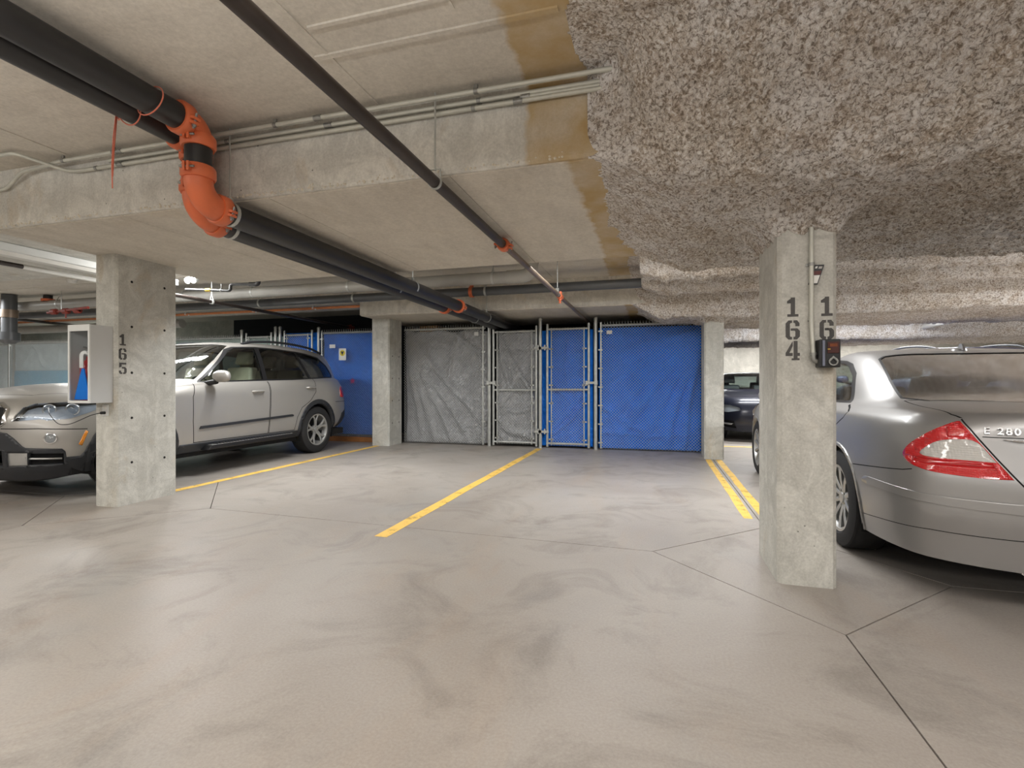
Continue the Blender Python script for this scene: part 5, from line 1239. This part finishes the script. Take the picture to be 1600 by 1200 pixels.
# ------------------------------------------------------------------ things fixed to the pillars
t = thing('extinguisher_cabinet', 'pale grey extinguisher cabinet with a glass front on the left pillar', 'cabinet', (-4.785, 3.265, .935))
m_cab = M('pale_grey_enamel', srgb(202,204,203), .42, 0, .03, 4)
x0, x1, y0, y1, z0, z1 = -4.912, -4.655, 3.165, 3.358, .935, 1.612
build('back_panel', MB().box((x0, y1-.008, z0), (x1, y1, z1)), m_cab, t)
for n, a, b_ in (('side_panel', (x0, y0+.012, z0), (x0+.006, y1-.008, z1)), ('side_panel', (x1-.006, y0+.012, z0), (x1, y1-.008, z1)), ('top_panel', (x0+.006, y0+.012, z1-.006), (x1-.006, y1-.008, z1)), ('bottom_panel', (x0+.006, y0+.012, z0), (x1-.006, y1-.008, z0+.006))):
    build(n, MB().box(a, b_), m_cab, t, bevel=.0015)
b = MB(); w = .02
for a, c in (((x0, y0, z0), (x0+w, y0+.012, z1)), ((x1-w, y0, z0), (x1, y0+.012, z1)), ((x0+w, y0, z1-.055), (x1-w, y0+.012, z1)), ((x0+w, y0, z0), (x1-w, y0+.012, z0+.022))): b.box(a, c)
door = build('door', b, m_white_metal, t)
build('pane', MB().add([(x0+w, y0+.006, z0+.022), (x1-w, y0+.006, z0+.022), (x1-w, y0+.006, z1-.055), (x0+w, y0+.006, z1-.055)], [(0, 1, 2, 3)]), glass('cabinet_pane', (.93, .95, .97), 1.0), door)
t2 = thing('fire_extinguisher', 'red fire extinguisher inside the glass-fronted cabinet', 'extinguisher', (-4.845, 3.285, .941))
b = MB(); b.lathe((-4.845, 3.29, .942), (0, 0, 1), [(0, .05), (.01, .062), (.30, .062), (.35, .045), (.375, .02), (.40, .018)], 20); build('cylinder', b, M('extinguisher_red', srgb(196,52,56), .3, 0, .05, 5, coat=.5), t2, smooth=.7)
b = MB(); b.cyl((-4.845, 3.29, 1.342), (-4.845, 3.29, 1.39), .016, 12); b.box((-4.895, 3.28, 1.385), (-4.835, 3.30, 1.397)); b.prism([(-4.84, 3.28, 1.40), (-4.90, 3.28, 1.425), (-4.90, 3.28, 1.435), (-4.835, 3.28, 1.415)], (0, .02, 0)); build('valve_handle', b, m_zinc, t2)
b = MB(); b.lathe((-4.825, 3.267, 1.372), (.2, -1, 0), [(0, .018), (.012, .018), (.014, .001)], 14); build('gauge', b, m_white_metal, t2, smooth=.7)
t3 = thing('blue_pennant', 'bright blue wedge hanging under a white hooked tag in the cabinet', 'tag', (-4.80, 3.20, .96))
b = MB(); b.prism([(-4.888, 3.200, .965), (-4.705, 3.200, .965), (-4.765, 3.195, 1.235), (-4.792, 3.195, 1.235)], (0, .008, 0)); build('wedge', b, M('bright_blue_plastic', srgb(24,128,232), .35, 0, .06, 6), t3, fixn=True)
b = MB(); arc = [(-4.778, 1.24), (-4.822, 1.24), (-4.822, 1.33)] + [(-4.752-.07*math.cos(a), 1.345+.045*math.sin(a)) for a in [PI/2*k/6 for k in range(7)]] + [(-4.72, 1.36)] + [(-4.752-.026*math.cos(a), 1.335+.028*math.sin(a)) for a in [PI/2*(6-k)/6 for k in range(7)]]
b.prism([(x, 3.197, z) for x, z in arc], (0, .006, 0)); build('hooked_tag', b, m_paper, t3, fixn=True)
# socket with a cord to the SUV's block heater
t = thing('wall_socket', 'white double socket under the extinguisher cabinet', 'socket', (-4.735, 3.36, .82))
build('plate', MB().box((-4.775, 3.352, .815), (-4.700, 3.360, .915)), m_white_metal, t, bevel=.003)
for z in (.843, .889): build('outlet', MB().lathe((-4.737, 3.352, z), (0, -1, 0), [(0, .017), (.003, .016), (.0035, .001)], 14), m_white_pvc, t, smooth=.7)
t = thing('heater_cord', 'thin black cord from the socket to the silver SUV nose', 'cord', (-4.737, 3.34, .843))
build('plug', MB().cyl((-4.737, 3.349, .843), (-4.737, 3.315, .843), .013, 10), m_black_plastic, t, smooth=.7)
pts = [(-4.737, 3.318, .843), (-4.765, 3.26, .83), (-4.795, 3.2, .794), (-4.857, 3.15, .752), (-4.963, 3.13, .746), (-5.041, 3.13, .80), (-5.12, 3.15, .85), (-5.30, 3.26, .89)]
build('cord', MB().tube(rounded(pts, .06, 4), .0035, 6), m_black_plastic, t, smooth=4)
# charging box, its conduit and the hang tag on the near pillar
t = thing('charger_box', 'black control box with a small display on the near pillar', 'box', (.876, 3.08, 1.187))
build('case', MB().box((.828, 3.008, 1.187), (.928, 3.08, 1.336)), m_black_plastic, t, bevel=.006)
build('side_strip', MB().box((.842, 3.001, 1.195), (.854, 3.01, 1.330)), M('grey_strip', srgb(120,124,140), .35, .5), t, bevel=.002)
build('display', MB().box((.866, 3.003, 1.262), (.920, 3.009, 1.322)), M('brown_display', srgb(70,30,24), .25), t, bevel=.002)
build('screen', MB().box((.876, 3.0015, 1.296), (.911, 3.004, 1.312)), M('amber_screen', srgb(120,62,30), .2), t)
for x in (.869, .876): build('button', MB().lathe((x, 3.004, 1.283), (0, -1, 0), [(0, .0032), (.002, .003), (.0022, .0003)], 8), M('yellow_button', srgb(226,190,60), .4), t)
b = MB(); b.lathe((.892, 3.008, 1.218), (0, -1, 0), [(0, .016), (.010, .016), (.010, .022), (0, .022)], 20, closed=True); b.prism([(.868, 3.008, 1.222), (.892, 3.008, 1.248), (.916, 3.008, 1.222), (.908, 3.008, 1.218), (.892, 3.008, 1.236), (.876, 3.008, 1.218)], (0, -.008, 0)); build('lock_ring', b, m_zinc, t, fixn=True)
t = thing('conduit', 'vertical conduit on the near pillar running down to the control box', 'conduit', (.806, 3.06, 1.25))
build('tube', MB().tube(rounded([(.806, 3.064, 1.945), (.806, 3.064, 1.40), (.812, 3.055, 1.30), (.812, 3.05, 1.245)], .08, 5), .0115, 12), m_conduit, t, smooth=.7)
b = MB(); b.tube(rounded([(.812, 3.05, 1.256), (.814, 3.05, 1.228), (.832, 3.05, 1.222)], .012, 4), .014, 12); b.lathe((.812, 3.05, 1.268), (0, 0, -1), [(0, .0175), (.014, .0175)], 12); b.cyl((.806, 3.05, 1.242), (.796, 3.05, 1.250), .006, 8); build('elbow_fitting', b, m_zinc, t, smooth=.7)
b = MB(); ring(b, (.806, 3.064, 1.745), (0, 0, 1), .0115, .018, .003, 14); b.box((.782, 3.074, 1.737), (.806, 3.08, 1.753)); build('strap', b, m_zinc, t)
t = thing('hang_tag', 'tilted black framed tag with a white panel hooked on the pillar conduit', 'tag', (.843, 3.066, 1.69)); a = -.30; ca, sa = math.cos(a), math.sin(a)
def tg(pts, y, d): return MB().prism([(.823+u*ca-v*sa*-1*-1, y, 1.742+u*sa+v*ca) for u, v in pts], (0, d, 0))
build('board', tg([(0, 0), (.044, .012), (.044, -.098), (0, -.11)], 3.070, -.004), m_black_plastic, t, fixn=True)
build('white_panel', tg([(.004, -.058), (.040, -.047), (.040, -.092), (.004, -.103)], 3.066, -.001), m_paper, t, fixn=True)
build('print', tg([(.004, -.034), (.040, -.023), (.040, -.044), (.004, -.055)], 3.066, -.001), M('dark_red_print', srgb(96,44,40), .5), t, fixn=True)
build('print', tg([(.006, -.008), (.016, -.004), (.016, -.016), (.006, -.019)], 3.066, -.001), m_paper, t, fixn=True)
build('print', tg([(.022, -.004), (.038, .001), (.038, -.012), (.022, -.016)], 3.066, -.001), M('pale_print', srgb(190,186,180), .5), t, fixn=True)
